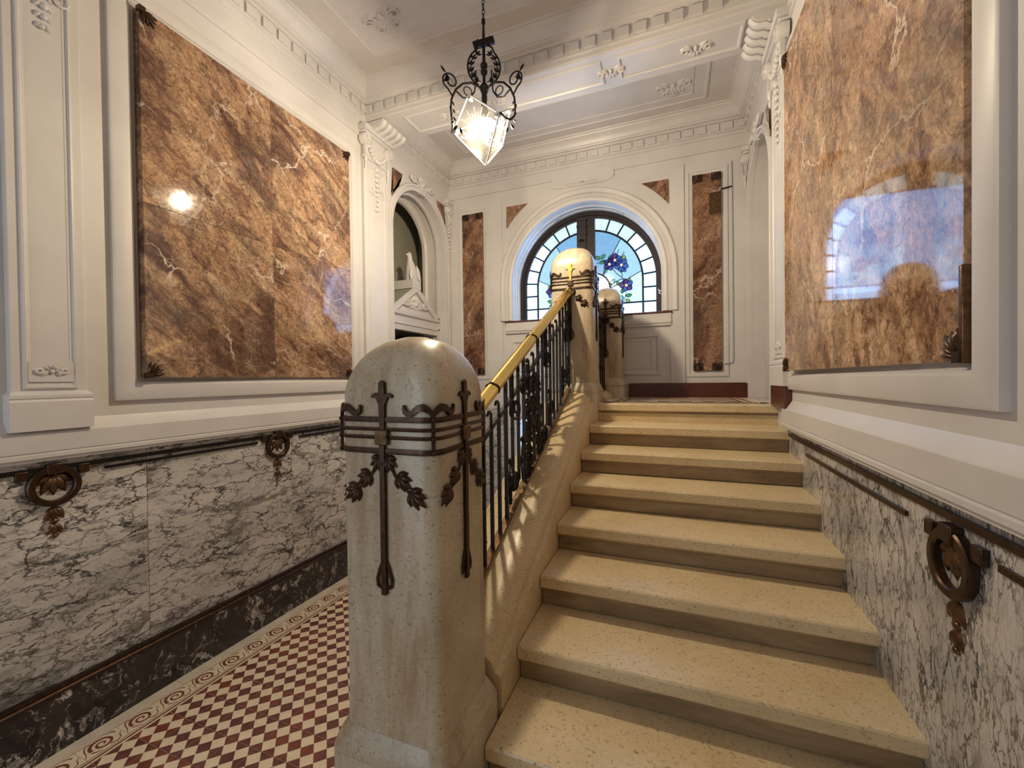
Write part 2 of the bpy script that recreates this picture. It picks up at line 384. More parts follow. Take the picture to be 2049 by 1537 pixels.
for i in range(10):
    for j in range(-3, 20):
        k = 1 if rnd.random() < .22 else 0
        x, y = TX + i * T, TY + j * T
        if x + T > -1.12 and y > .9: continue
        if k not in used: first[k].location = (x, y, 0); used.add(k)
        else: inst(first[k], (x, y, 0), floor)
# border tiles with a running scroll, one per tile
bmb = MB()
bmb.box((g, g, -.008), (T - g, T - g, 0), 0)
Q = .0012
def strip(pts, wd, mi=1):
    L = []; Rr = []
    for i, (x, y) in enumerate(pts):
        a, b = pts[max(i - 1, 0)], pts[min(i + 1, len(pts) - 1)]; dx, dy = b[0] - a[0], b[1] - a[1]; l = math.hypot(dx, dy) or 1
        hw = (wd[0] + (wd[1] - wd[0]) * i / (len(pts) - 1)) / 2 if isinstance(wd, tuple) else wd / 2
        L.append((x - dy / l * hw, y + dx / l * hw, Q)); Rr.append((x + dy / l * hw, y - dx / l * hw, Q))
    n = len(pts); bmb.add(L + Rr, [(i, i + 1, n + i + 1, n + i) for i in range(n - 1)], mi)
for x, wd in ((.150, .010), (.133, .004), (.014, .003)): strip([(x, g), (x, T - g)], wd)
strip(spiral(.074, .084, .006, .050, 0.3, 1.75, 34), (.007, .014))
strip([(.030, .060), (.024, .035), (.050, .022), (.085, .015), (.115, .002)], (.007, .002))
strip([(.112, .100), (.122, .125), (.108, .145), (.085, .150), (.062, .166)], (.007, .002))
strip([(.045, .150), (.030, .140), (.024, .120)], (.008, .003)); strip([(.098, .030), (.112, .045), (.120, .065)], (.008, .003))
border = bmb.build('border_tile', ['tile_cream', 'tile_red_warm'], floor, smooth=0)
border.location = (TX - T, TY - 3 * T, 0)
for j in range(-2, 20): inst(border, (TX - T, TY + j * T, 0), floor)
ym = [.35, .98, 1.62, 2.45, 3.1, 3.8, 4.6]
for a, b in zip(ym, ym[1:]): MB().box((XL + .02, a + .0015, -.008), (TX - T - .001, b - .0015, 0)).build('edge_slab', 'tile_strip', floor, smooth=0)
stuff(MB().box((-1.12, FY0, -.006), (XR, Y0 - 9 * TREAD - .02, 0)).build('plain_paving', 'tile_cream', floor, smooth=0))

# --- walls -------------------------------------------------------
def arch_wall(tf, u0, u1, v0, v1, a0, a1, sill, spring, depth, name, mat):
    """wall with one round-headed opening, thickness 'depth' behind the face (w<0)"""
    R = (a1 - a0) / 2; c = (a0 + a1) / 2; N = 64
    inner = [(a0, sill)] + [(c - R * cos(pi * i / N), spring + R * sin(pi * i / N)) for i in range(N + 1)] + [(a1, sill)]
    def outer(p):
        u, v = p
        if v <= spring + 1e-6: return (u0 if u < c else u1, v)
        dx, dy = u - c, v - spring; s1 = (v1 - spring) / dy if dy > 1e-6 else 1e9
        s2 = ((u1 - c) / dx if dx > 0 else (u0 - c) / dx) if abs(dx) > 1e-6 else 1e9
        s_ = min(s1, s2); return (c + dx * s_, spring + dy * s_)
    m = MB(tf); n = len(inner); out = [outer(p) for p in inner]
    # insert exact top corners by splitting: keep as quads plus corner triangles
    for w in (0, -depth):
        vs = [(u, v, w) for u, v in inner] + [(u, v, w) for u, v in out]; fs = [(i, i + 1, n + i + 1, n + i) for i in range(n - 1)]
        for i in range(n - 1):
            a, b = out[i], out[i + 1]
            if abs(a[0] - b[0]) > 1e-6 and abs(a[1] - b[1]) > 1e-6:
                vs.append((u0 if a[0] < c and b[0] <= c else u1, v1, w)); fs.append((n + i, n + i + 1, len(vs) - 1))
        if sill > v0 + 1e-6:
            k = len(vs); vs += [(u0, v0, w), (u1, v0, w)]; fs += [(0, n, k), (0, k, k + 1, n - 1), (n - 1, k + 1, 2 * n - 1)]
        m.add(vs, fs)
    m.add([(u, v, 0) for u, v in inner] + [(u, v, -depth) for u, v in inner], [(i, i + 1, n + i + 1, n + i) for i in range(n - 1)])
    if sill > v0 + 1e-6: m.add([(a0, sill, 0), (a1, sill, 0), (a1, sill, -depth), (a0, sill, -depth)], [(0, 1, 2, 3)])
    return m.build(name, mat, smooth=0)
ALc, ALr, ALs = 4.445, .575, 3.56                      # arched doorway in the left wall
wl = struct(arch_wall(TL, 3.80, YB + .3, 0, CEIL + .1, ALc - ALr, ALc + ALr, 0, ALs, .30, 'wall_left', 'white_paint'))
MB(TL).box((FY0, 0, -.30), (3.80, CEIL + .1, 0)).build('wall_field', 'white_paint', wl, smooth=0)
ARc, ARr, ARs = 4.56, .54, 3.52                        # arched doorway in the right wall, on the landing
wr = struct(arch_wall(TR, 3.98, YB + .3, LAND, CEIL + .1, ARc - ARr, ARc + ARr, LAND, ARs, .30, 'wall_right', 'white_paint'))
MB(TR).box((FY0, 0, -.30), (3.98, CEIL + .1, 0)).build('wall_field', 'white_paint', wr, smooth=0)
MB(TR).box((3.98, 0, -.30), (YB + .3, LAND - .001, 0)).build('wall_footing', 'white_paint', wr, smooth=0)
WC, WR, WS, WSILL = -1.045, .925, 3.07, 2.60           # window opening in the back wall
WD = .36
wb = struct(arch_wall(TB, XL - .3, XR + .3, 0, CEIL + .1, WC - WR, WC + WR, WSILL, WS, WD + .1, 'wall_back', 'white_paint'))
wf = struct(MB().box((XL - .3, FY0 - .3, 0), (XR + .3, FY0, CEIL + .1)).build('wall_front', 'white_paint', smooth=0))
ceil_o = struct(MB().box((XL - .3, FY0 - .3, CEIL), (XR + .3, YB + .3, CEIL + .2)).build('ceiling', 'ceiling_paint', smooth=0))
# landing slab
BX0 = -.68
landing = struct(MB().box((-.655, Y0 + .03, 0), (XR, YB, LAND - .03)).build('floor_landing', 'limestone', smooth=0))
MB().box((-.67, Y0 + .30, LAND - .03), (XR, YB, LAND - .004)).build('landing_bed', 'grout', landing, smooth=0)
lm = MB(); lt = .10
lm.box((.001, .001, -.01), (lt - .001, lt - .001, 0), 0)
ltile = lm.build('landing_tile', 'tile_cream', landing, smooth=0); ltile_r = ltile.copy(); ltile_r.data = ltile.data.copy(); ltile_r.data.materials[0] = MAT['tile_red']; COL.objects.link(ltile_r); ltile_r.parent = landing
lf = {0: ltile, 1: ltile_r}; lu = set()
for i in range(10):
    for j in range(7):
        k = (i + j) % 2; loc = (-.45 + i * lt, 4.25 + j * lt, LAND)
        if k not in lu: lf[k].location = loc; lu.add(k)
        else: inst(lf[k], loc, landing)
for k, mt in enumerate(('tile_red', 'tile_cream', 'tile_red', 'tile_cream', 'tile_cream')):
    a = .012 + k * .032; w_ = .018 if k < 4 else .06
    m = MB(); x0, x1, y0, y1 = -.45 - a, .55 + a, 4.25 - a, 4.95 + a
    for A, B in (((x0 - w_, y0 - w_), (x1 + w_, y0)), ((x0 - w_, y1), (x1 + w_, min(y1 + w_, YB - .03))), ((x0 - w_, y0), (x0, y1)), ((x1, y0), (min(x1 + w_, XR - .01), y1))):
        if A[0] < B[0] and A[1] < B[1]: m.box((A[0], A[1], LAND - .02), (B[0], B[1], LAND))
    m.build('border_strip', mt, landing, smooth=0)

# ================================================================== STAIRCASE
st = thing('staircase', 'straight flight of beige limestone steps rising to the landing along the right wall', 'staircase', (.05, 2.0, 0))
SXL, SXR = -.660, XR - .002
def step_mesh(k):
    z = LAND - k * RISE; y = Y0 - k * TREAD; m = MB()
    prof = [(y, z - .008), (y + .006, z), (y + TREAD + .05, z), (y + TREAD + .05, z - .068), (y + .030, z - .068), (y + .010, z - .064), (y + .002, z - .055)]
    m.loft([[(x, a, b) for a, b in prof] for x in (SXL, SXR)], True, True)
    return m
for k in range(10):
    z = LAND - k * RISE; y = Y0 - k * TREAD
    s_o = step_mesh(k).build('step', 'limestone_tread', st, smooth=25)
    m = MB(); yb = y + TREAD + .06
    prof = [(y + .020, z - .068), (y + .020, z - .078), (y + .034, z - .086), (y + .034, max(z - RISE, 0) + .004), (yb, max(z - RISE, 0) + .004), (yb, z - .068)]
    m.loft([[(x, a, b) for a, b in prof] for x in (SXL + .002, SXR - .002)], True, True).build('riser', 'limestone_riser_shaded', s_o, smooth=25)
# moulded stone string that carries the balustrade
def string_section(y):
    n = noz(y)
    pts = [(-.664, .0, 0), (-.664, n + .035, 1), (-.672, n + .062, 1), (-.690, n + .068, 1)]
    for i in range(9):
        a = pi / 2 * i / 8; pts.append((-.696 - .125 * (1 - cos(a)), n + .070 + .080 * sin(a), 1))
    L = [(x, y, max(z, 0)) for x, z, _ in pts]
    Lm = [(-1.786 - x, y, z) for x, y, z in L[::-1]]
    return L + Lm
m = MB(); m.loft([string_section(1.552), string_section(3.715)], True, True)
m.build('stone_string', 'limestone', st, smooth=35)

# ================================================================== IRON POST MOUNTS + POSTS
def rsq(h, r, z, n=6):
    r = min(r, h * .98); pts = []
    for q, (sx, sy) in enumerate(((1, 1), (-1, 1), (-1, -1), (1, -1))):
        for i in range(n + 1):
            a = pi / 2 * q + pi / 2 * i / n; pts.append((sx * (h - r) + r * cos(a), sy * (h - r) + r * sin(a), z))
    return pts
def make_post(label, cx, cy, half, z0, ztop, zpl, scale=1.0, mount_z=None, gilt_front=False, faces=(0, 1, 2, 3)):
    p = thing('newel_post', label, 'newel post', (cx, cy, z0), 'limestone newel posts of the stair')
    def mk(mb, name, mat, **k):
        o = mb.build(name, mat, None, **k); o.parent = p; return o
    H = ztop - z0; pl = zpl - z0; hd = .205 * scale; r = .058 * scale
    m = MB(); rings = [rsq(half + .006, r, pl - .002), rsq(half + .002, r, pl + .05), rsq(half, r, pl + .12), rsq(half, r, H - hd)]
    for i in range(1, 11):
        q = i / 10.0; f = (1 - q ** 2.1) ** (1 / 2.1) if q < 1 else .0
        rings.append(rsq(max(half * (.22 + .78 * f) if q < 1 else half * .22, .01), r + (half * .9 - r) * q * .55, H - hd + hd * (q if q < 1 else 1.0)))
    m.loft(rings); mk(m, 'shaft', 'limestone_post', smooth=50)
    m = MB(); e = .034 * scale
    m.loft([rsq(half + e, r * .8, 0), rsq(half + e, r * .8, pl - .055), rsq(half + e - .004, r * .8, pl - .045), rsq(half + e, r * .8, pl - .035), rsq(half + e - .006, r * .8, pl - .012), rsq(half + e * .55, r * .85, pl + .012), rsq(half + .003, r, pl + .045)])
    mk(m, 'plinth', 'limestone_post', smooth=40)
    mz = (mount_z or ztop - .345) - z0                   # height of the square plate in the middle of the bands
    for dz, hh in ((.055, .0090), (.023, .0058), (-.004, .0058), (-.049, .0090)):
        m = MB(); a = [rsq(half - .003, r, mz + dz * scale - hh), rsq(half + .007, r + .006, mz + dz * scale - hh), rsq(half + .009, r + .006, mz + dz * scale), rsq(half + .007, r + .006, mz + dz * scale + hh), rsq(half - .003, r, mz + dz * scale + hh)]
        m.loft(a, True, False); mk(m, 'iron_band', 'bronze', smooth=30)
    S = scale
    for fi in faces:
        ang = fi * pi / 2
        tf = lambda u, v, w: (u, -half - w, v)
        gm = None; gf = gilt_front and fi == 0
        def part(mb, name, mat):
            o = mk(mb, name, 'gilt' if gf and name == 'flower' else mat, smooth=40); o.rotation_euler = (0, 0, ang)
            if gf and name == 'flower': o['label'] = 'gilded flower'
            return o
        m = MB(tf); m.box((-.025 * S, mz - .028 * S, 0), (.025 * S, mz + .022 * S, .018)); o = part(m, 'plate', 'bronze_light'); b = o.modifiers.new('bevel', 'BEVEL'); b.width = .004; b.segments = 2
        m = MB(tf)                                        # flower: stem widening to a calyx with two curled petals and a bud
        m.prism([(-.009 * S, mz + .022), (.009 * S, mz + .022), (.012 * S, mz + .105 * S), (.024 * S, mz + .128 * S), (.034 * S, mz + .130 * S), (.040 * S, mz + .126 * S), (.040 * S, mz + .136 * S), (.026 * S, mz + .143 * S), (.012 * S, mz + .136 * S), (.0105 * S, mz + .176 * S), (0, mz + .184 * S), (-.0105 * S, mz + .176 * S), (-.012 * S, mz + .136 * S), (-.026 * S, mz + .143 * S), (-.040 * S, mz + .136 * S), (-.040 * S, mz + .126 * S), (-.034 * S, mz + .130 * S), (-.024 * S, mz + .128 * S), (-.012 * S, mz + .105 * S)], 0.0, .011)
        part(m, 'flower', 'bronze')
        m = MB(tf); zb = mz - .522 * S                    # hanging rod with a loop at its foot
        m.bar((0, mz - .028 * S, .007), (0, zb, .007), .019 * S, .012, upv=(1, 0, 0))
        for sg in (-1, 1):
            m.tube([(sg * .004 * S, zb + .115 * S, .006), (sg * .018 * S, zb + .085 * S, .006), (sg * .029 * S, zb + .050 * S, .006), (sg * .027 * S, zb + .026 * S, .006), (sg * .015 * S, zb + .020 * S, .006), (sg * .006 * S, zb + .034 * S, .006)], .0052 * S, 6)
        part(m, 'rod', 'bronze')
        for sg in (-1, 1):                                # oak-leaf garlands falling to either side
            m = MB(tf); P = [(sg * .010, mz - .060 * S), (sg * .045 * S, mz - .125 * S), (sg * .095 * S, mz - .175 * S), (sg * .150 * S, mz - .212 * S)]
            m.tube(lift(P, .006), .004 * S, 5)
            for j, (u, v, k_) in enumerate(((.012, -.066, .9), (.052, -.126, 1.0), (.100, -.176, 1.1))):
                    base_a = atan2(-.055, .075) - .45 * (j == 0)
                    for dv, LL in ((.85, .046), (-.85, .046), (.40, .062), (-.40, .062), (0, .074)):
                        an = base_a + dv; an = an if sg > 0 else pi - an
                        leaf(m, sg * u * S, mz + v * S, LL * S * k_, .026 * S * k_, an, .003, .012)
            part(m, 'garland', 'bronze')
    for fi in range(4):                                   # straps and curled leaves on the corners
        ang = fi * pi / 2; rr = (half - r) * sqrt(2) + r
        tf = lambda u, v, w: ((rr + w) * cos(-pi / 4) + u * cos(pi / 4), (rr + w) * sin(-pi / 4) + u * sin(pi / 4), v)
        m = MB(tf); m.bar((0, mz - .058 * S, .010), (0, mz + .085 * S, .010), .011 * S, .010, upv=(1, 0, 0))
        for q in (-.049, -.004, .023, .055): m.blob((0, mz + q * S, .014), (.007 * S, .007 * S, .006))
        o = mk(m, 'corner_strap', 'bronze', smooth=40); o.rotation_euler = (0, 0, ang)
        for sg in (-1, 1):
            def tf2(u, v, w, sg=sg):                       # follows the rounded corner, then the flat face
                ro = r + .004 + w; c_ = half - r; La = r * pi / 4
                if u <= La: a_ = -pi / 4 + (-sg) * u / r; return (c_ + ro * cos(a_), -c_ + ro * sin(a_), v)
                d_ = u - La; return (c_ - d_, -c_ - ro, v) if sg > 0 else (c_ + ro, -c_ + d_, v)
            m = MB(tf2); up_ = [(0, .084), (.012, .100), (.026, .108), (.042, .105), (.056, .094), (.068, .084), (.080, .084), (.088, .092), (.092, .104)]
            lo_ = [(0, .058), (.012, .076), (.026, .084), (.042, .082), (.054, .074), (.066, .066), (.082, .066), (.096, .078), (.098, .100)]
            V = []; n_ = len(up_)
            for w_ in (0, .010):
                V += [(a_, mz + b_ * S, w_) for a_, b_ in up_] + [(a_, mz + b_ * S, w_) for a_, b_ in lo_]
            F = []
            for i_ in range(n_ - 1):
                F += [(i_, i_ + 1, n_ + i_ + 1, n_ + i_), (2 * n_ + i_, 2 * n_ + i_ + 1, 3 * n_ + i_ + 1, 3 * n_ + i_), (i_, i_ + 1, 2 * n_ + i_ + 1, 2 * n_ + i_), (n_ + i_, n_ + i_ + 1, 3 * n_ + i_ + 1, 3 * n_ + i_)]
            F += [(0, n_, 3 * n_, 2 * n_), (n_ - 1, 2 * n_ - 1, 4 * n_ - 1, 3 * n_ - 1)]
            m.add([(a_ * S, b_, c2_) for a_, b_, c2_ in V], F)
            o = mk(m, 'curled_leaf', 'bronze', smooth=40); o.rotation_euler = (0, 0, ang)
    return p
NX = -.8945
make_post('big domed limestone newel post at the stair foot with dark iron bands and garlands', NX, 1.322, .1935, 0, 1.990, .605, 1.0, 1.650)
make_post('limestone newel post at the top of the brass handrail, with gilded flower mount', -.874, 3.947, .195, 0, 3.06, 1.745, 1.0, 2.700, True)
make_post('smaller limestone post standing against the back wall under the stained glass', -.715, 4.938, .165, 0, 2.872, 1.78, .95, 2.555)

# ================================================================== BALUSTRADES
def hz(y): return 1.73 + (y - 1.92) * .484             # handrail centre height
bal = thing('balustrade', 'black wrought iron balustrade with brass handrail beside the stone steps', 'balustrade', (NX, 2.6, .9), 'iron balustrades')
def rail_section(y, z, sc=1.0):
    sc *= 1.14
    P = []; th = math.atan(.484)
    prof = [(-.030, -.012), (-.034, 0), (-.032, .014), (-.024, .024), (-.010, .030), (-.006, .034), (.006, .034), (.010, .030), (.024, .024), (.032, .014), (.034, 0), (.030, -.012), (.016, -.022), (-.016, -.022)]
    return [(NX + a * sc, y - b * sc * sin(th), z + b * sc * cos(th)) for a, b in prof]
ya, yb_ = 1.505, 3.765
m = MB(); m.loft([rail_section(ya + (yb_ - ya) * i / 6, hz(ya + (yb_ - ya) * i / 6)) for i in range(7)]); o = m.build('handrail', 'brass', bal, smooth=40); o['label'] = 'polished brass handrail'
for y in (1.60, 2.02, 2.68, 3.40, 3.72):
    m = MB(); m.loft([rail_section(y - .007, hz(y - .007), 1.08), rail_section(y, hz(y), 1.16), rail_section(y + .007, hz(y + .007), 1.08)]); m.build('collar', 'brass' if y > 3.3 else 'bronze', bal, smooth=30)
def tz(y): return hz(y) - .185
def bz(y): return noz(y) + .176
def lz(y): return noz(y) + .265
dirv = Vector((0, 1, .47)).normalized()
m = MB(); m.bar((NX, 1.51, tz(1.51)), (NX, 3.76, tz(3.76)), .012, .030); m.build('upper_rail', 'wrought_iron', bal, smooth=0)
m = MB(); m.bar((NX, 1.51, bz(1.51)), (NX, 3.76, bz(3.76)), .014, .044); m.build('bottom_rail', 'bronze_light', bal, smooth=0)
NBAL = 22
ys = [1.585 + i * .1025 for i in range(NBAL)]
segs = []
for i, y in enumerate(ys):
    q = i % 6
    m = MB()
    if q in (0, 3):
        m.bar((NX, y, bz(y)), (NX, y, hz(y) - .02), .020, .015, upv=(1, 0, 0))
        m.blob((NX, y, (tz(y) + hz(y)) / 2), (.011, .011, .016)); m.box((NX - .011, y - .011, bz(y) + .115), (NX + .011, y + .011, bz(y) + .128))
    elif q in (1, 2):                                    # bars that end in a ball above and are bent onto the lower rail
        m.bar((NX, y, lz(y)), (NX, y, hz(y) - .03), .018, .013, upv=(1, 0, 0))
        m.blob((NX, y, hz(y) - .075), (.013, .013, .020)); m.blob((NX, y, hz(y) - .115), (.010, .010, .014))
        m.bar((NX, y, lz(y)), (NX, y + .05 * (1 if q == 1 else -1), lz(y + .05 * (1 if q == 1 else -1))), .012, .012)
        m.box((NX - .010, y - .010, noz(y) + .60), (NX + .010, y + .010, noz(y) + .612)); m.box((NX - .010, y - .010, noz(y) + .625), (NX + .010, y + .010, noz(y) + .637))
    else:
        m.bar((NX, y, bz(y)), (NX, y, tz(y)), .018, .014, upv=(1, 0, 0))
        m.tube([(NX, y + a, tz(y) + .06 + b) for a, b in arc(-.0225, .0, .0225, 0, pi, 8)], .008, 6)
        m.bar((NX, y, tz(y)), (NX, y, tz(y) + .06), .012, .012, upv=(1, 0, 0))
    m.build('baluster', 'wrought_iron', bal, smooth=30)
def scroll(y, z, r, sg, flip, tail):
    """flat iron volute in the plane of the balustrade; its tail runs on as a bar"""
    m = MB(); pts = [(y + sg * a, z + flip * b) for a, b in spiral(0, 0, r * .30, r, 1.2, 1.25, 30)]
    e = pts[-1]; tail = min(tail, hz(y) - .09 - e[1]) if flip < 0 else min(tail, e[1] - bz(y) - .02); pts += [(e[0] + sg * r * .10, e[1] - flip * tail * .4), (e[0] + sg * r * .02, e[1] - flip * tail)]
    m.tube([(NX, a, b) for a, b in pts], .014, 6, flat=.34, upv=(1, 0, 0))
    m.build('scroll', 'wrought_iron', bal, smooth=40)
for y, z, sg, fl in ((2.315, 1.215, 1, 1), (2.355, 1.655, 1, -1), (3.115, 1.605, 1, 1), (3.035, 1.985, 1, -1), (3.560, 1.845, 1, 1), (3.615, 2.225, -1, -1), (1.760, 1.02, -1, 1), (1.80, 1.36, -1, -1), (2.93, 1.42, -1, 1), (2.52, 1.80, -1, -1)):
    scroll(y, z, .074, sg, fl, .24)
# central spray of leaves
for k, (y0_, z0_, y1_, z1_) in enumerate(((2.70, 1.92, 2.62, 1.12), (2.74, 1.88, 2.82, 1.30), (2.66, 1.86, 2.55, 1.25))):
    m = MB(lambda u, v, w: (NX + w, u, v)); P = []
    for i in range(13):
        q = i / 12; P.append((y0_ + (y1_ - y0_) * q + .03 * sin(q * 7 + k), z0_ + (z1_ - z0_) * q))
    m.tube(lift(P, 0), .007, 6)
    for i, (u, v) in enumerate(P[1:]):
        for sg in (-1, 1):
            a = -pi / 2 + sg * (.75 + .25 * sin(i * 2.1))
            leaf(m, u, v, .075, .034, a, .006 * sg, .016); leaf(m, u, v, .066, .03, a + .3 * sg, -.014, .010)
    m.build('leaf_spray', 'wrought_iron', bal, smooth=40)
for i in range(0, NBAL, 6):
    for y in (ys[i] + .05, ys[min(i + 3, NBAL - 1)] - .04):
        m = MB(lambda u, v, w: (NX + w, u, v)); m.tube(lift([(y, noz(y) + .22), (y - .02, noz(y) + .34), (y + .012, noz(y) + .46)], 0), .006, 6)
        m.blob((y + .012, noz(y) + .47, 0), (.018, .022, .016)); leaf(m, y, noz(y) + .32, .07, .03, 1.1, 0, .012); leaf(m, y, noz(y) + .32, .07, .03, 2.2, 0, .012)
        m.build('bud', 'wrought_iron', bal, smooth=40)
# landing balustrade between upper and rear post
b2 = thing('balustrade', 'short dark iron balustrade on the landing between the two rear posts', 'balustrade', (-.80, 4.5, LAND), 'iron balustrades')
xa, xb, y1, y2 = -.80, -.725, 4.15, 4.765
def bx(y): return xa + (xb - xa) * (y - y1) / (y2 - y1)
MB().bar((xa, y1, 2.50), (xb, y2, 2.50), .045, .05).build('handrail', 'bronze', b2, bevel=.012)
MB().bar((xa, y1, 2.36), (xb, y2, 2.36), .02, .02).build('upper_rail', 'wrought_iron', b2, smooth=0)
MB().bar((xa, y1, 1.72), (xb, y2, 1.72), .02, .03).build('bottom_rail', 'wrought_iron', b2, smooth=0)
for i in range(9):
    y = y1 + (i + .5) * (y2 - y1) / 9; m = MB(); m.bar((bx(y), y, 1.72), (bx(y), y, 2.48), .014, .014, upv=(1, 0, 0))
    if i % 2: m.blob((bx(y), y, 2.2), (.02, .02, .03)); m.blob((bx(y), y, 1.95), (.02, .02, .03))
    m.build('baluster', 'wrought_iron', b2, smooth=30)
m = MB(); m.loft([[(a, y, b) for a, b in ((-.92, 0), (-.657, 0), (-.64, 1.602), (-.64, 1.635), (-.665, 1.665), (-.70, 1.69), (-.86, 1.69), (-.895, 1.665), (-.92, 1.635))] for y in (4.178, 4.735)]).build('stone_kerb', 'limestone', b2, smooth=30)

# ================================================================== WALL DRESSING
PA = [(0, 0), (0, .024), (.012, .030), (.088, .030), (.094, .020), (.102, .020), (.108, .010), (.118, .004), (.118, 0)]
# ledge above the dado, both sides
LEDGE = [(0, .205), (.035, .150), (.046, .142), (.046, .052), (.040, .046), (.048, .040), (.048, .022), (.036, .016), (.036, .004), (0, .002)]
for tf, par, ye in ((TL, wl, 3.84), (TR, wr, 3.49)):
    m = MB(tf); m.loft([[(u, 1.455 + z, a) for a, z in LEDGE] for u in (FY0, ye)], False, False)
    m.add([(ye, 1.455 + z, a) for a, z in LEDGE], [tuple(range(len(LEDGE)))]); m.build('ledge_moulding', 'white_paint', par, smooth=30)
# grey marble dado slabs
for tf, par, mat, cuts, base in ((TL, wl, 'grey_marble_left', (-.5, .51, 1.51, 2.51, 3.86), True), (TR, wr, 'grey_marble_right', (-.5, .45, 3.46), False)):
    for a, b in zip(cuts, cuts[1:]): MB(tf).box((a + .0015, .29 if base else .0, .0005), (b - .0015, 1.455, .005)).build('marble_slab', mat, par, smooth=0)
    for z, h, mt in ((1.416, .011, 'wrought_iron'),):
        MB(tf).box((-.5, z - h, .004), (cuts[-1] - .02, z + h, .018)).build('long_iron_strip', mt if base else 'bronze', par, smooth=0)
for a, b in ((-.2, .90), (1.315, 2.21), (2.58, 3.42)): MB(TL).box((a, 1.372, .004), (b, 1.387, .018)).build('short_iron_strip', 'wrought_iron', wl, smooth=0)
for a, b in ((.2, 1.40), (1.85, 3.03)): MB(TR).box((a, 1.338, .004), (b, 1.355, .016)).build('short_iron_strip', 'bronze', wr, smooth=0)
for a, b in ((-.5, .85), (.85, 1.85), (1.85, 2.85), (2.85, 3.86)): MB(TL).box((a + .001, .0, .001), (b - .001, .295, .034)).build('skirting_slab', 'black_marble', wl, smooth=0)
m = MB(TL); m.loft([[(u, z, w) for w, z in ((.02, .290), (.044, .290), (.046, .302), (.038, .312), (.046, .320), (.042, .334), (.02, .334))] for u in (-.5, 3.86)]).build('bead_moulding', 'bronze', wl, smooth=30)

# bronze ring ornaments on the dado
def ring_ornament(tf0, u, zc, label, flip=1):
    tf = lambda a, b, w: tf0(a, b, w - .018)
    p = tf(u, zc, .025); t_ = thing('ring_ornament', label, 'wall ornament', p, 'bronze ring ornaments on the dado')
    N = 36; m = MB(tf)
    m.loft([[(u + rr * cos(2 * pi * i / N), zc + rr * sin(2 * pi * i / N), w) for rr, w in ((.101, .026), (.101, .046), (.096, .051), (.076, .051), (.071, .046), (.071, .026))] for i in list(range(N)) + [0]], True, False); m.build('ring', 'bronze', t_, smooth=40)
    m = MB(tf); m.box((u - .031, zc + .060, .022), (u + .031, zc + .112, .056)); m.build('hanger_block', 'bronze', t_, bevel=.004)
    m = MB(tf)
    for k, (a, L) in enumerate(((-pi / 2, .115), (-pi / 2 - .42, .115), (-pi / 2 + .42, .115), (-pi / 2 - .95, .092), (-pi / 2 + .95, .092))): leaf(m, u, zc + .062, L, .052, a, .022, .020)
    m.build('shell', 'bronze_light', t_, smooth=60)
    for zt, s in ((zc - .105, 1.0), (zc - .193, .80)):
        m = MB(tf)
        for a in (-.45, 0, .45): leaf(m, u, zt + .006, .088 * s, .048 * s, -pi / 2 + a, .020, .018 * s)
        m.blob((u, zt - .075 * s, .024), (.020 * s, .014 * s, .010)); m.build('husk_drop', 'bronze_light', t_, smooth=60)
    for sg in (-1, 1):
        m = MB(tf); m.box((u + sg * .112 - .022, zc + .044, .022), (u + sg * .112 + .022, zc + .090, .042)); m.build('stud', 'bronze', t_, bevel=.003)
    return t_
ring_ornament(TL, 1.112, 1.328, 'bronze ring and husks on left grey marble dado, nearest of the two there')
ring_ornament(TL, 2.378, 1.336, 'bronze ring and husks on left grey marble dado, the farther one close to the newel')
ring_ornament(TR, 1.580, 1.284, 'bronze ring and husks on the right marble dado beside the stone steps')

# big marble panels with frames
def corner_mount(par, tf0, u, v, su, sv, s=.085, dw=0.0):
    tf = lambda a, b, w: tf0(a, b, w + dw)
    m = MB(tf)
    for a in (.12, .46, .785, 1.11, 1.45):
        leaf(m, u + su * .012, v + sv * .012, s * (1.0 if a != .785 else 1.15), s * .34, atan2(sv * sin(a), su * cos(a)), .034, .016)
    m.box((min(u - su * .004, u + su * .028), min(v - sv * .004, v + sv * .028), .01), (max(u - su * .004, u + su * .028), max(v - sv * .004, v + sv * .028), .046))
    m.build('corner_mount', 'bronze', par, smooth=60)
def big_panel(tf, u0, u1, v0, v1, mat, label, cu, cv, wallobj, faces):
    m = MB(tf); m.frame(u0 - .128, u1 + .128, v0 - .128, v1 + .128, [(0, -.002)] + [(a, w) for a, w in PA]); m.build('panel_frame', 'white_paint', wallobj, smooth=30)
    p = thing('marble_panel', label, 'marble panel', tf((u0 + u1) / 2, v0, .0))
    us = [u0] + cu + [u1]; vs = [v0] + cv + [v1]
    for a, b in zip(us, us[1:]):
        for c, d_ in zip(vs, vs[1:]):
            fa, fb = faces[us.index(a)]                    # the slabs were not set dead true to the wall
            MB(tf).loft([[(a + .0006, c + .0006, .002), (b - .0006, c + .0006, .002), (b - .0006, c + .0006, fb), (a + .0006, c + .0006, fa)], [(a + .0006, d_ - .0006, .002), (b - .0006, d_ - .0006, .002), (b - .0006, d_ - .0006, fb), (a + .0006, d_ - .0006, fa)]]).build('marble_slab', mat, p, smooth=0, bevel=.0012)
    for u, su in ((u0, 1), (u1, -1)):
        for v, sv in ((v0, 1), (v1, -1)): corner_mount(p, tf, u, v, su, sv, dw=(faces[0][0] if su > 0 else faces[-1][1]) - .032)
    return p
big_panel(TL, 1.492, 3.185, 1.868, 4.005, 'brown_marble_left', 'large four-slab brown marble panel framed on the left wall', [2.355], [2.885], wl, [(.062, .032), (.032, .032)])
pr = big_panel(TR, 1.510, 3.320, 1.866, 3.97, 'brown_marble_right', 'large brown marble panel on the right wall reflecting the window', [2.45], [], wr, [(.026, .046), (.046, .060)])
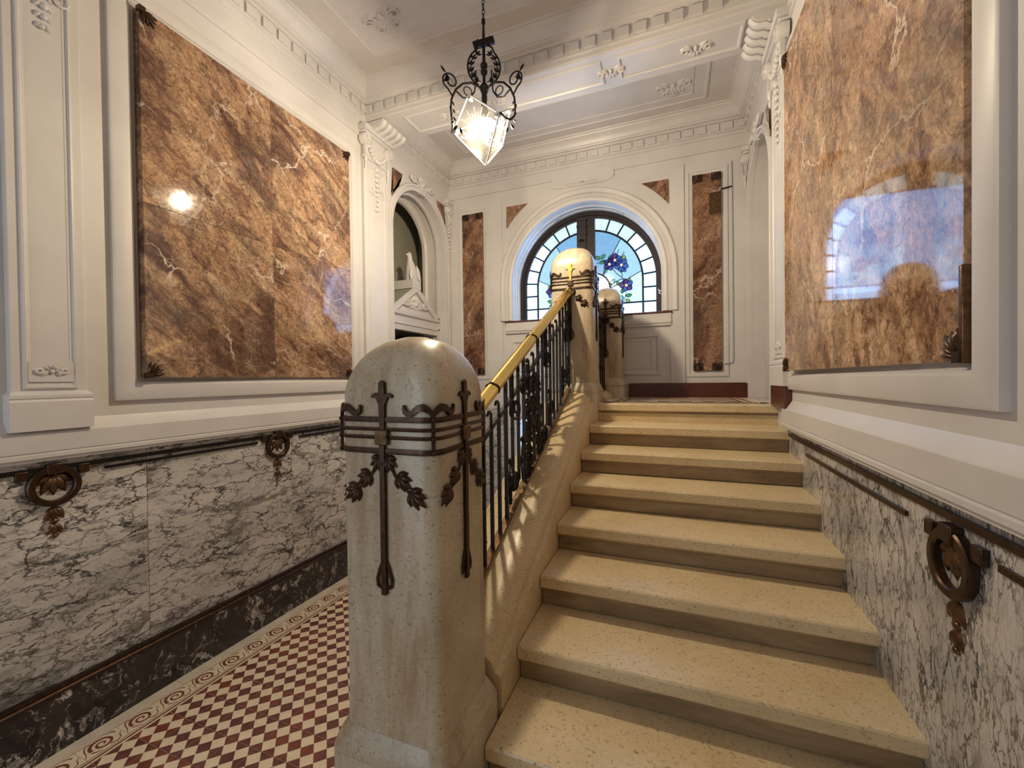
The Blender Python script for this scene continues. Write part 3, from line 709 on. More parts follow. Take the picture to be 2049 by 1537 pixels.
MB(TR).box((1.503, 1.860, .01), (1.520, 2.13, .034)).build('edge_clip', 'bronze_light', pr, bevel=.004)
for tf, w_ in ((TL, wl), (TR, wr)):
    y_e = 3.40 if tf is TL else 3.48                   # architrave string under the cornice
    MB(tf).loft([[(u, 4.275 + z, a) for a, z in ((0, 0), (.018, .004), (.020, .016), (.006, .020), (0, .020))] for u in (1.30, y_e)], False, False).build('string_moulding', 'white_paint', w_, smooth=30)

# pilasters and capitals
def pilaster(tf, par, u0, u1, v0, vcap, proud, cap=True, basev=None, festoon=True, lines=True):
    vb = basev or v0
    m = MB(tf); m.box((u0, v0, 0), (u1, vcap, proud)); pl = m.build('pilaster', 'white_paint', par, smooth=0, bevel=.004)
    wd = u1 - u0; uc = (u0 + u1) / 2
    m = MB(tf)
    if wd > .2: m.frame(u0 + wd * .14, u1 - wd * .14, v0 + .20, vcap - .06, [(0, proud), (.004, proud + .010), (.012, proud + .012), (.018, proud + .003), (.030, proud + .001)]); m.build('sunk_panel', 'white_paint', pl, smooth=30); m = MB(tf)
    m = MB(tf)
    bp = [(0, 0), (.030, 0), (.030, .14), (.022, .150), (.028, .158), (.028, .172), (.012, .182), (.004, .186), (0, .19)]
    rings = []
    for a, z in bp: rings.append([(u0 - a * .45, v0 + z, 0), (u0 - a * .45, v0 + z, proud + a * .8), (u1 + a * .45, v0 + z, proud + a * .8), (u1 + a * .45, v0 + z, 0)])
    m.loft(rings, False, False); m.build('base', 'white_paint', pl, smooth=30)
    if lines:
        m = MB(tf); m.box((uc - wd * .30, v0 + .235, proud), (uc + wd * .30, v0 + .335, proud + .008)); relief(m, uc, v0 + .285, wd * .26, .045, proud + .006, .012); m.build('carved_relief', 'white_paint', pl, smooth=50)
    if not cap: return pl
    m = MB(tf)                                            # capital: neck, volutes, abacus, festoon
    m.box((u0 - .01, vcap, 0), (u1 + .01, vcap + .03, proud + .012))
    m.box((u0, vcap + .03, 0), (u1, vcap + .26, proud + .01))
    m.box((u0 - .035, vcap + .26, 0), (u1 + .035, vcap + .315, proud + .06)); m.box((u0 - .02, vcap + .235, 0), (u1 + .02, vcap + .26, proud + .04))
    c_o = m.build('capital', 'white_paint', pl, smooth=30, bevel=.006)
    for u in (u0 + .012, u1 - .012):
        m = MB(tf); N = 20
        m.loft([[(u + rr * cos(2 * pi * i / N), vcap + .175 + rr * sin(2 * pi * i / N), w) for i in range(N)] for rr, w in ((.060, proud - .02), (.060, proud + .042), (.050, proud + .056), (.046, proud + .046), (.030, proud + .046), (.024, proud + .064), (.008, proud + .066))])
        m.box((u - .022, vcap + .02, proud), (u + .022, vcap + .125, proud + .03)); m.blob((u, vcap - .01, proud + .015), (.020, .05, .02)); m.blob((u, vcap - .08, proud + .012), (.014, .04, .014))
        m.build('volute', 'white_paint', c_o, smooth=40)
    if festoon:
        m = MB(tf)
        for i in range(11):
            q = i / 10; u = u0 + wd * (.12 + .76 * q); v = vcap + .12 - .10 * sin(pi * q)
            m.blob((u, v, proud + .02), (.020, .026, .022), nu=7, nv=4)
        for i in range(9):
            q = i / 8; s = .030 * (1 - .55 * q)
            m.blob((uc + .006 * sin(i * 2.2), vcap - .06 - q * .42, proud + .010), (s, s * 1.1, s * .7), nu=7, nv=4)
            for sg in (-1, 1): leaf(m, uc, vcap - .04 - q * .42, .07 * (1 - .4 * q), .03, -pi / 2 + sg * .8, proud + .002, .014)
        for sg in (-1, 1): m.tube(lift(spiral(uc + sg * wd * .22, vcap - .30, .008, .045, .5, 1.3 * sg, 14), proud + .006), .008, 5)
        m.build('festoon', 'white_paint', c_o, smooth=60)
    return pl
pilaster(TL, wl, .965, 1.238, 1.612, 4.06, .040)
pilaster(TR, wr, .93, 1.215, 1.612, 4.06, .040)
pilaster(TL, wl, 3.390, 3.760, 1.612, 4.08, .035, lines=False)
pilaster(TR, wr, 3.40, 3.82, 1.76, 4.04, .035)
# slim corner pilasters with small capitals beside the back wall
pilaster(TL, wl, 5.045, 5.14, 0.3, 3.98, .02, lines=False)
pilaster(TR, wr, 5.115, 5.145, 1.76, 3.98, .02, lines=False, festoon=False)

# arched doorways: architraves, reveals, panels
def archivolt(tf, par, c, r, spring, v0, prof, name='archivolt', mat='white_paint'):
    m = MB(tf); rings = []; N = 28
    path = [(-1, v0)] + [(i, None) for i in range(N + 1)] + [(N + 1, v0)]
    for k, vv in path:
        ring = []
        for a, w in prof:
            if vv is not None: ring.append((c + (-(r + a) if k < 0 else (r + a)), vv, w))
            else: th = pi * k / N; ring.append((c - (r + a) * cos(th), spring + (r + a) * sin(th), w))
        rings.append(ring)
    m.loft(rings, False, False); return m.build(name, mat, par, smooth=30)
AP = [(-.003, -.02), (-.003, .018), (.012, .024), (.030, .024), (.036, .014), (.060, .014), (.066, .030), (.100, .034), (.112, .022), (.118, 0)]
archivolt(TL, wl, ALc, ALr, ALs, 0, [(a * .72, w) for a, w in AP])
archivolt(TL, wl, ALc, ALr - .03, ALs, 0, [(.03, -.10), (0, -.10), (0, -.13), (.03, -.13)], 'reveal_rib')
archivolt(TL, wl, ALc, ALr - .06, ALs, 0, [(.06, -.25), (.02, -.25), (.0, -.28), (.0, -.32), (.06, -.34)], 'inner_archivolt')
archivolt(TR, wr, ARc, ARr, ARs, LAND, [(a * .62, w) for a, w in AP])
archivolt(TR, wr, ARc, ARr - .05, ARs, LAND, [(.05, -.13), (.0, -.13), (.0, -.17), (.05, -.19)], 'inner_archivolt')
# keystone carvings
for tf, par, c, r, s_ in ((TL, wl, ALc, ALr, ALs), (TR, wr, ARc, ARr, ARs)):
    m = MB(tf); top = s_ + r
    relief(m, c, top + .10, .30, .11, .02, .03); m.box((c - .05, top - .02, 0), (c + .05, top + .16, .04)); m.build('keystone', 'white_paint', par, smooth=50)
    for sg in (-1, 1):                                    # brown marble spandrels
        k = [(c + sg * (r + .07), top + .10 - .0), (c + sg * (r + .07), top - .33)] + [(c + sg * (r + .10) * cos(a), s_ + (r + .10) * sin(a)) for a in (.50, .62, .75, .88, 1.0)] + [(c + sg * (r + .10) * cos(1.02), top + .10)]
        k = [(c + sg * (r - .02), top + .07)] + [(c + sg * (r + .105) * cos(a), s_ + (r + .105) * sin(a)) for a in (.42, .55, .68, .80, .92)] + [(c + sg * (r + .105) * cos(.98), top + .07)]
        k[1] = (c + sg * (r - .02), s_ + (r + .105) * sin(.36))
        MB(tf).prism(k, .002, .012).build('marble_spandrel', 'brown_marble_back', par, smooth=0)
# lunette behind the left arch and the doorway under it
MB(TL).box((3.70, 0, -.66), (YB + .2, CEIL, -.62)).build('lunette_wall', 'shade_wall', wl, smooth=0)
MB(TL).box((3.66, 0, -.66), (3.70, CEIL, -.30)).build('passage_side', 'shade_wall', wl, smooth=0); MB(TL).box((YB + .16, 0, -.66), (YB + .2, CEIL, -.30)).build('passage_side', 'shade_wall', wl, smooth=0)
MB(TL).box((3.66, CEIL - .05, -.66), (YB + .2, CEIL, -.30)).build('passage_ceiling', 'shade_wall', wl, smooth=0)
dh = thing('door_hood', 'white gabled door hood with carved tympanum and perched bird under left arch', 'door hood', (XL - .14, 4.50, 2.43))
c = ALc + .045; hw = .55; zb, za = 2.66, 3.03; W0 = -.13
m = MB(TL)
for A, w0, w1 in ((((c - hw, zb), (c, za), (c, za - .085), (c - hw + .13, zb)), W0 - .02, W0 + .03), (((c + hw, zb), (c, za), (c, za - .085), (c + hw - .13, zb)), W0 - .02, W0 + .03)): m.prism(A, w0, w1)
m.prism([(c - hw + .05, zb), (c + hw - .05, zb), (c, za - .03)], W0 - .06, W0 - .005); m.build('gable', 'white_paint', dh, smooth=0)
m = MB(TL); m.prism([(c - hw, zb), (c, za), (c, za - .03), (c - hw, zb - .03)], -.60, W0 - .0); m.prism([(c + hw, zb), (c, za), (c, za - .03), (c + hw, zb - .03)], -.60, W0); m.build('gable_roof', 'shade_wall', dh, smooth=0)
MB(TL).box((c - .09, za - .05, -.60), (c + .09, za + .06, W0 + .032)).build('ridge_block', 'white_paint', dh, smooth=0, bevel=.004)
m = MB(TL); m.loft([[(u, z, w) for w, z in ((-.20, 2.44), (W0 + .01, 2.44), (W0 + .015, 2.50), (W0 + .03, 2.51), (W0 + .03, 2.53), (W0 + .015, 2.54), (W0 + .02, 2.60), (W0 + .05, 2.62), (W0 + .055, 2.65), (W0 + .02, 2.665), (-.20, 2.665))] for u in (c - hw + .0, c + hw)]); m.build('hood_cornice', 'white_paint', dh, smooth=30)
m = MB(TL); relief(m, c, zb + .12, .34, .13, W0 - .006, .035)
for k in range(5): leaf(m, c, zb + .05, .15, .06, pi / 2 + (k - 2) * .42, W0 - .004, .03)
m.build('carving', 'white_paint', dh, smooth=60)
BS = 1.22
m = MB(lambda u, v, w: TL(c + (u - c) * BS, za + .06 + (v - za - .06) * BS, w)); zt = za + .06                                # perched bird with folded wings
m.loft([[(c + x + rx * cos(2 * pi * i / 10), zt + z, W0 - .06 + rw * sin(2 * pi * i / 10)) for i in range(10)] for x, z, rx, rw in ((.02, .0, .085, .07), (.02, .05, .082, .075), (.012, .12, .068, .065), (.0, .18, .046, .046), (-.012, .215, .030, .032), (-.02, .25, .034, .034), (-.02, .28, .026, .026), (-.02, .295, .008, .01))])
m.blob((c - .055, zt + .255, W0 - .055), (.030, .014, .014))
for sg in (-1, 1):
    for j in range(4): leaf(m, c + .01 + sg * .03, zt + .17 - j * .03, .15 - j * .015, .05, -pi / 2 + sg * (.42 + .06 * j), W0 - .005 + .004 * j, .022)
m.build('bird', 'white_paint', dh, smooth=60)
MB(TL).box((c - hw + .06, 0, -.60), (c + hw - .06, 2.44, -.55)).build('dark_doorway', 'dark_void', dh, smooth=0)  # dark sheet standing in for the shade inside the open doorway
MB(TL).box((c - .30, 2.2, -.55), (c - .16, 2.44, -.52)).build('door_stile', 'grey_paint', dh, smooth=0)
for a in (c - hw, c + hw - .06): MB(TL).box((a, 0, -.22), (a + .06, 2.44, -.15)).build('jamb', 'white_paint', dh, smooth=0, bevel=.004)
# door leaf in the right arch
d1 = struct(MB(TR).box((3.95, LAND + .12, -.30), (YB + .2, 4.2, -.26)).build('door_1', 'door_paint', smooth=0))
for a, b, v0, v1 in ((4.08, 4.50, 1.80, 2.95), (4.08, 4.50, 3.03, 3.9), (4.60, 5.04, 1.80, 2.95), (4.60, 5.04, 3.03, 3.9)):
    m = MB(TR); m.frame(a, b, v0, v1, [(0, -.26), (.008, -.250), (.02, -.250), (.028, -.262)]); m.build('door_panel', 'white_paint', d1, smooth=30)

# --- back wall dressing ---------------------------------------------
archivolt(TB, wb, WC, WR + .005, WS, WSILL, [(0, 0), (.005, .020), (.020, .028), (.050, .028), (.058, .018), (.095, .018), (.105, .034), (.150, .040), (.165, .028), (.172, 0)])
archivolt(TB, wb, WC, WR - .012, WS, WSILL, [(.014, -.10), (0, -.105), (0, -.125), (.014, -.13)], 'reveal_rib')
archivolt(TB, wb, WC, WR - .012, WS, WSILL, [(.014, -.20), (0, -.205), (0, -.235), (.014, -.24)], 'reveal_rib')
for a in (1.98, 1.08):
    m = MB(lambda u, v, w: (WC + (WR - w) * cos(a) - u * sin(a), YB + v, WS + (WR - w) * sin(a) + u * cos(a))); m.box((-.05, .14, 0), (.05, .19, .012)); relief(m, 0, .165, .045, .02, .010, .008); m.build('reveal_rosette', 'white_paint', wb, smooth=50)
for sg in (-1, 1):
    rr = 1.25; pts = [(WC + sg * 1.0, 4.10)] + [(WC + sg * rr * cos(q), WS + rr * sin(q)) for q in [.6435 + (.9689 - .6435) * i / 8 for i in range(9)]]
    MB(TB).prism(pts, .001, .014).build('marble_spandrel', 'brown_marble_back', wb, smooth=0)
narrow = []
for u0, u1, side in ((-2.69, -2.385, 'left'), (.205, .495, 'right')):
    m = MB(TB); m.frame(u0 - .07, u1 + .07, 1.83, 4.16, [(0, 0), (.004, .012), (.030, .014), (.040, .006), (.055, .004), (.066, 0)]); m.build('panel_frame', 'white_paint', wb, smooth=30)
    p = thing('marble_panel', {'left': 'narrow tall brown marble panel left of the stained glass window', 'right': 'narrow tall brown marble panel right of the stained glass window'}[side], 'marble panel', TB((u0 + u1) / 2, 1.9, 0))
    MB(TB).box((u0, 1.90, .001), (u1, 4.08, .030)).build('marble_slab', 'brown_marble_back', p, smooth=0, bevel=.0015)
    for u, su in ((u0, 1), (u1, -1)):
        for v, sv in ((1.90, 1), (4.08, -1)):
            m = MB(TB)
            for a in (.12, .46, .785, 1.11, 1.45): leaf(m, u + su * .008, v + sv * .008, .10, .036, atan2(sv * sin(a), su * cos(a)), .030, .014)
            m.box((min(u, u + su * .10), min(v, v + sv * .085), .025), (max(u, u + su * .10), max(v, v + sv * .085), .033)); m.build('corner_mount', 'bronze', p, smooth=60)
    if side == 'right': MB(TB).box((.375, 3.62, .026), (.495, 3.86, .036)).build('patch_plate', 'bronze_light', p, smooth=0)
    # pilaster strip lines beside the panels
    for a, b in (((-2.27, -2.11) if side == 'left' else (-.035, .12)),): MB(TB).box((a, 1.75, 0), (b, 4.24, .016)).build('pilaster_strip', 'white_paint', wb, smooth=0, bevel=.003)
MB(TB).box((.575, 1.75, 0), (XR, 4.24, .016)).build('pilaster_strip', 'white_paint', wb, smooth=0, bevel=.003)
# string line with a dip over the arch
m = MB(TB)
for p_, q_ in (((XL, 4.33), (-1.43, 4.33)), ((-.66, 4.33), (XR, 4.33)), ((-.66, 4.33), (-.66, 4.26)), ((-.66, 4.26), (-.74, 4.22)), ((-.74, 4.22), (-1.35, 4.22)), ((-1.35, 4.22), (-1.43, 4.25))):
    m.bar((p_[0], p_[1], .006), (q_[0], q_[1], .006), .022, .02, upv=(0, 0, 1))
m.build('string_moulding', 'white_paint', wb, smooth=0)
m = MB(TB); relief(m, -1.05, 4.235, .22, .035, .004, .02); m.build('keystone', 'white_paint', wb, smooth=50)
cb = thing('cable_trunking', 'thin painted cable run looping beside the right narrow marble panel', 'cable', TB(.62, 1.95, 0))
m = MB(TB); m.tube([(.60, 4.17, .022), (.605, 3.2, .022), (.607, 2.02, .022), (.60, 1.985, .022), (.57, 1.975, .022), (.515, 1.975, .022)], .006, 6); m.build('cable', 'grey_paint', cb)
MB(TB).tube([(.50, 3.885, .03), (.56, 3.892, .028), (.60, 3.90, .026)], .008, 6).build('cable_end', 'wrought_iron', cb)
# sill and apron
m = MB(TB); m.loft([[(u, z, w) for w, z in ((.0, 2.43), (.030, 2.43), (.034, 2.452), (.046, 2.462), (.046, 2.49), (.036, 2.50), (.036, 2.572), (.0, 2.572))] for u in (WC - 1.02, WC + 1.02)]); m.build('sill_moulding', 'white_paint', wb, smooth=30)
MB(TB).box((WC - 1.03, 2.572, -WD), (WC + 1.03, 2.592, .05)).build('sill_board', 'brown_skirting', wb, smooth=0, bevel=.004)
for a, b in ((WC - .96, WC - .04), (WC + .36, WC + .90)):
    m = MB(TB); m.frame(a, b, 1.86, 2.34, [(0, 0), (.006, .014), (.026, .016), (.036, .006), (.048, 0)]); m.frame(a + .09, b - .09, 1.93, 2.27, [(0, 0), (.004, .007), (.012, .007), (.016, 0)]); m.build('apron_panel', 'white_paint', wb, smooth=30)
MB(TB).box((-.16, 1.94, .0), (-.07, 2.02, .008)).build('access_plate', 'white_paint', wb, smooth=0)
# brown skirting on the landing
bb = struct(MB(TB).box((-.50, LAND, .0), (XR, LAND + .165, .028)).build('baseboard_back', 'brown_skirting', smooth=0, bevel=.004))
br = struct(MB(TR).box((3.40, LAND + .0, .0), (3.84, LAND + .16, .050)).build('baseboard_right', 'brown_skirting', smooth=0, bevel=.006))
br2 = struct(MB(TR).box((4.0, LAND, -.27), (YB - .02, LAND + .165, -.24)).build('baseboard_right', 'brown_skirting', smooth=0, bevel=.004))
# lower corridor end under the window: grey marble, white panelling and a lit glazed door
d2 = struct(MB(TB).box((-2.10, 0, .0), (-1.30, 1.62, .03)).build('door_2', 'white_paint', smooth=0))
MB(TB).box((-1.92, .55, .028), (-1.48, 1.30, .036)).build('door_glass', 'door_light', d2, smooth=0)
m = MB(TB); m.frame(-2.0, -1.40, .10, 1.40, [(0, .03), (.01, .045), (.06, .045), (.07, .03)]); m.build('door_frame', 'white_paint', d2, smooth=0)
MB(TB).box((XL, .0, .001), (-2.12, 1.45, .02)).build('marble_slab', 'grey_marble_left', wb, smooth=0)
MB(TB).box((-1.28, .0, .001), (-1.07, 1.45, .02)).build('marble_slab', 'grey_marble_left', wb, smooth=0)
mat_o = MB().box((-1.95, 3.9, 0), (-1.2, 4.6, .015)).build('door_mat', 'mat_pink', smooth=0, bevel=.004)
mat_o['label'] = 'mottled reddish door mat on the lower corridor floor behind the balusters'; mat_o['category'] = 'door mat'

# ================================================================== WINDOW
win = struct(bpy.data.objects.new('window_1', None)); COL.objects.link(win)
YW = YB + WD
def TW(u, v, w): return (u, YW - w, v)
UV = .000995
def Z7(px, py): return (-1.045 + (px - 1010) * UV, 2.60 + (1400 - py) * UV)
def wp(mb, name, mat, par=win, smooth=30): return mb.build(name, mat, par, smooth=smooth)
def arch_ring(r0, r1, w0, w1, v0=WSILL, N=40, a0=0, a1=pi):
    m = MB(TW)
    def path(r): return [(WC + r, v0)] * (a0 == 0) + [(WC + r * cos(a0 + (a1 - a0) * i / N), WS + r * sin(a0 + (a1 - a0) * i / N)) for i in range(N + 1)] + [(WC - r, v0)] * (a1 == pi)
    A, B = path(r0), path(r1)
    m.loft([[(*a, w0), (*a, w1), (*b, w1), (*b, w0)] for a, b in zip(A, B)], True, True); return m
wp(arch_ring(.878, .93, -.04, .06), 'outer_frame', 'window_wood'); wp(arch_ring(.845, .882, -.03, .035), 'sash', 'window_wood')
m = MB(TW); m.box((-1.045 - .055 - .08, WSILL, -.03), (-1.045 + .095, WS + .87, .05)); wp(m, 'mullion', 'window_wood')
m = MB(TW); m.box((-1.165, WSILL, .05), (-1.055, WS + .84, .085))
for z in (3.88, 3.80, 3.70): m.box((-1.175, z, .05), (-1.045, z + .03, .095))
relief(m, -1.11, 3.62, .04, .05, .085, .01); wp(m, 'pilaster', 'window_wood')
MB(TW).box((WC - .92, WSILL - .008, -.04), (WC + .92, WSILL + .02, .06)).build('bottom_rail', 'window_wood', win, smooth=0)
angs = [R_(x) for x in (5, 18, 31, 44, 57, 70)]
R1, R2 = .850, .690
def lead(p, q, r=.0115): MB(TW).tube([(*p, .012), (*q, .012)], r, 6).build('lead_bar', 'lead', win)
def pane(poly, mat, w=0.0, name='pane', par=win): return MB(TW).prism(poly, w - .004, w + .004).build(name, mat, par, smooth=0)
for sg in (1, -1):
    P = lambda r, a: (WC + sg * r * cos(a), WS + r * sin(a))
    edge_in = .10 if sg > 0 else .14
    aa = [R_(5)] + angs[1:] + [math.acos(edge_in / R1)]
    for k in range(len(aa) - 1):
        a, b = aa[k], aa[k + 1]; n = 5
        outer = [P(R1, a + (b - a) * i / n) for i in range(n + 1)]; inner = [P(R2, a + (min(b, math.acos(edge_in / R2)) - a) * i / n) for i in range(n + 1)]
        pane(outer + inner[::-1], 'glass_pale' if k >= 3 else 'glass_clear')
    for a in angs: lead(P(R1, a), P(R2, a))
    zs = [2.615, 2.785, 2.965]
    for k, z in enumerate(zs):
        z2 = zs[k + 1] if k < 2 else None
        if z2: pane([(WC + sg * R2, z), (WC + sg * R1, z), (WC + sg * R1, z2), (WC + sg * R2, z2)], 'glass_clear')
        else: pane([(WC + sg * R2, z), (WC + sg * R1, z), P(R1, 0), P(R1, R_(5)), P(R2, R_(5)), P(R2, 0)], 'glass_clear')
        if k: lead((WC + sg * R2, z), (WC + sg * R1, z))
    # inner arc and field
    arc_in = [P(R2, math.acos(edge_in / R2) * i / 24) for i in range(25)]
    m = MB(TW); m.tube([(WC + sg * R2, WSILL, .012)] + [(*p, .012) for p in arc_in], .0135, 6); m.build('lead_arc', 'lead', win)
    pane([(WC + sg * edge_in, 2.615), (WC + sg * R2, 2.615), (WC + sg * R2, 2.785), (WC + sg * edge_in, 2.785)], 'glass_clear')
    lead((WC + sg * edge_in, 2.785), (WC + sg * R2, 2.785))
    sm = [(WC + sg * (.09 + .20 * cos(a)), 2.96 + .235 * sin(a)) for a in [pi / 2 * i / 10 for i in range(11)]]
    pane([(WC + sg * edge_in, 2.785), (WC + sg * .29, 2.785)] + sm + [(WC + sg * edge_in, 3.195)], 'glass_pale')
    m = MB(TW); m.tube([(WC + sg * .29, 2.785, .012)] + [(*p, .012) for p in sm], .010, 6); m.build('lead_arc', 'lead', win)
    # field: lower, middle and upper pieces
    mid = [P(R2, R_(a)) for a in (0, 9)]
    pane([(WC + sg * .29, 2.785), (WC + sg * R2, 2.785), (WC + sg * R2, WS), mid[1], (WC + sg * .45, 3.06), (WC + sg * .29, 2.99)], 'glass_pale')
    pane([(WC + sg * .29, 2.99), (WC + sg * .45, 3.06), mid[1]] + [P(R2, R_(a)) for a in (18, 27, 36, 45, 52)] + [(WC + sg * .26, 3.32), (WC + sg * .24, 3.14), (WC + sg * .28, 3.05)], 'glass_blue')
    pane([(WC + sg * edge_in, 3.195), (WC + sg * .17, 3.19), (WC + sg * .24, 3.14), (WC + sg * .26, 3.32)] + [P(R2, R_(a)) for a in (52, 60, 68, 76)] + [(WC + sg * edge_in, WS + sqrt(R2 ** 2 - edge_in ** 2))], 'glass_sky')
    lead(P(R2, R_(52)), (WC + sg * .26, 3.32), .005); lead((WC + sg * .26, 3.32), (WC + sg * .20, 3.16), .005); lead(mid[1], (WC + sg * .45, 3.06), .005); lead((WC + sg * .45, 3.06), (WC + sg * .29, 2.99), .005)
def outline(poly, w):
    q = poly + poly[:1]; MB(TW).tube([(u, v, w) for u, v in q], .0034, 4, caps=False).build('lead_line', 'lead', win)
# flowers and leaves (right half; the left half is hidden by the post and mirrored)
FL = [((1360, 655), 95, 'glass_purple', .3), ((1440, 725), 95, 'glass_mid_blue', .9), ((1290, 700), 85, 'glass_deep_blue', .0), ((1500, 990), 90, 'glass_purple', .55)]
LV = [((1140, 600), 80, 2.6, 'glass_green'), ((1210, 590), 75, .8, 'glass_green'), ((1200, 660), 80, 3.6, 'glass_green'), ((1300, 610), 75, 1.0, 'glass_teal'), ((1470, 640), 85, 1.5, 'glass_lime'), ((1470, 790), 80, -.6, 'glass_mid_blue'), ((1240, 770), 80, 4.1, 'glass_teal'), ((1330, 930), 85, .9, 'glass_teal'), ((1290, 970), 70, .3, 'glass_green'), ((1400, 960), 70, -.9, 'glass_green'), ((1540, 930), 60, 1.3, 'glass_lime'), ((1450, 1060), 70, -1.9, 'glass_green'), ((1530, 1120), 80, .2, 'glass_green'), ((1440, 1150), 80, -1.5, 'glass_teal'), ((1520, 1190), 75, -.7, 'glass_lime')]
ST = [[(1110, 680), (1200, 650), (1280, 690)], [(1410, 520), (1385, 590), (1360, 640)], [(1480, 560), (1440, 620), (1400, 650)], [(1330, 760), (1380, 830), (1450, 890), (1490, 960)], [(1440, 790), (1450, 880)], [(1500, 1080), (1480, 1150), (1460, 1220)], [(1340, 940), (1420, 910), (1470, 900)], [(1190, 830), (1250, 760), (1290, 720)]]
for sg in (1, -1):
    def S7(px, py):
        a, b = Z7(px, py); return (WC + sg * (a - WC), b)
    for (cx, cy), r, mt, a0 in FL:
        cu, cv = S7(cx, cy)
        for k in range(5):
            pl_ = leafpoly(cu + .012 * cos(a0 + k * 1.2566), cv + .012 * sin(a0 + k * 1.2566), (r - 12) * UV, r * UV * .98, a0 + k * 1.2566, 6)
            pane(pl_, mt if k % 3 or mt != 'glass_purple' else 'glass_mid_blue', .008, 'petal'); outline(pl_, .013)
        pane([(cu + .018 * cos(i * pi / 4), cv + .018 * sin(i * pi / 4)) for i in range(8)], 'glass_heart', .014, 'flower_heart')
    for (cx, cy), L, an, mt in LV:
        cu, cv = S7(cx, cy); an2 = an if sg > 0 else pi - an
        pl_ = leafpoly(cu - L * UV * .5 * cos(an2), cv - L * UV * .5 * sin(an2), L * UV, L * UV * .68, an2, 6)
        pane(pl_, mt, .007, 'leaf'); outline(pl_, .012)
    for s_ in ST: MB(TW).tube([(*S7(*p), .012) for p in s_], .0045, 5).build('lead_stem', 'lead', win)
sc_ = thing('window_sensor', 'tiny round white device on the right side of the arched window frame', 'sensor', TW(-.145, 2.86, .07))
m = MB(TW); m.blob((-.145, 2.87, .085), (.025, .025, .025), nu=12, nv=8); m.bar((-.145, 2.87, .06), (-.175, 2.915, .06), .012); m.build('body', 'plastic_white', sc_)
m = MB(TW); m.blob((-.145, 2.868, .108), (.011, .011, .006), nu=10); m.build('lens', 'dark_void', sc_)

# ================================================================== CEILING DRESSING, CORNICES, BEAMS
CP = [(0, 4.46), (.012, 4.465), (.014, 4.495), (.030, 4.50), (.030, 4.600), (.052, 4.606), (.056, 4.618), (.085, 4.626), (.090, 4.640), (.100, 4.644), (.112, 4.672), (.140, 4.700), (.172, 4.716), (.178, 4.728), (.200, 4.732), (.205, 4.742)]
dm = MB(); dm.box((-.042, 0, -.036), (.042, .018, .036)); 
dent0 = None
BF, BBK = 3.46, 3.88                                    # beam faces
NB, NF = .80, 1.22                                      # nearer beam
def cornice(name, p0, p1, nrm, m0=1, m1=1, dn=True):
    global dent0
    m = MB(); m.run((p0[0], p0[1], 0), (p1[0], p1[1], 0), (nrm[0], nrm[1], 0), CP, m0, m1); o = struct(m.build(name, 'white_paint', smooth=25))
    if not dn: return o
    L = math.hypot(p1[0] - p0[0], p1[1] - p0[1]); n = int(L / .128); dx, dy = (p1[0] - p0[0]) / L, (p1[1] - p0[1]) / L
    for i in range(n):
        s = (i + .5) * L / n; loc = (p0[0] + dx * s + nrm[0] * .029, p0[1] + dy * s + nrm[1] * .029, 4.555)
        rz = atan2(nrm[1], nrm[0]) - pi / 2
        if dent0 is None: q = dm.build('dentil', 'white_paint', o, smooth=0); dent0 = q; q.location = loc
        else: q = inst(dent0, loc, o)
        q.rotation_euler = (0, 0, rz)
    return o
cornice('trim_1', (XL, NF), (XL, BF), (1, 0)); cornice('trim_2', (XL, BF), (XR, BF), (0, -1)); cornice('trim_3', (XR, NF), (XR, BF), (-1, 0))
cornice('trim_4', (XL, BBK), (XL, YB), (1, 0)); cornice('trim_5', (XL, YB), (XR, YB), (0, -1)); cornice('trim_6', (XR, BBK), (XR, YB), (-1, 0))
cornice('trim_7', (XL, BBK), (XR, BBK), (0, 1), dn=False); cornice('trim_8', (XL, NF), (XR, NF), (0, 1), dn=False)
for nm, a, b in (('trim_9', BF, BBK), ('trim_10', NB, NF)):
    bm_ = struct(MB().box((XL, a, 4.455), (XR, b, CEIL)).build(nm, 'white_paint', smooth=0))
    if nm == 'trim_9':
        def TS(u, v, w): return (u, v, 4.455 - w)
        for u0, u1 in ((XL + .42, -1.62), (-1.50, -.55), (-.42, XR - .25)):
            m = MB(TS); m.frame(u0, u1, a + .07, b - .07, [(0, 0), (.004, .012), (.020, .014), (.028, .003), (.036, 0)]); m.build('soffit_frame', 'white_paint', bm_, smooth=30)
        for u in (-1.56, -.485, -2.05, .18):
            m = MB(TS); relief(m, u, (a + b) / 2, .13, .10, .0, .018); m.build('soffit_relief', 'white_paint', bm_, smooth=50)
# consoles under the beam
for tf, par, u0, u1 in ((TL, wl, 3.46, 3.86), (TR, wr, 3.50, 3.92)):
    N = 10; m = MB(tf)
    prof = [(.0, 4.385)] + [(.04 + .17 * (1 - cos(pi / 2 * i / N)) + .0, 4.39 + .075 * sin(pi / 2 * i / N)) for i in range(N + 1)]
    prof = [(0, 4.385), (.10, 4.385), (.115, 4.40), (.17, 4.405), (.205, 4.425), (.22, 4.46), (0, 4.46)]
    m.loft([[(u, z, w) for w, z in prof] for u in (u0, u1)]); co = m.build('console', 'white_paint', par, smooth=30)
    for i in range(5):
        u = u0 + (i + .5) * (u1 - u0) / 5; m = MB(tf); m.tube([(u, 4.375, .05), (u, 4.375, .10), (u, 4.392, .125), (u, 4.396, .17), (u, 4.418, .205), (u, 4.45, .222)], .028, 8, flat=.7); m.build('flute', 'white_paint', co, smooth=50)
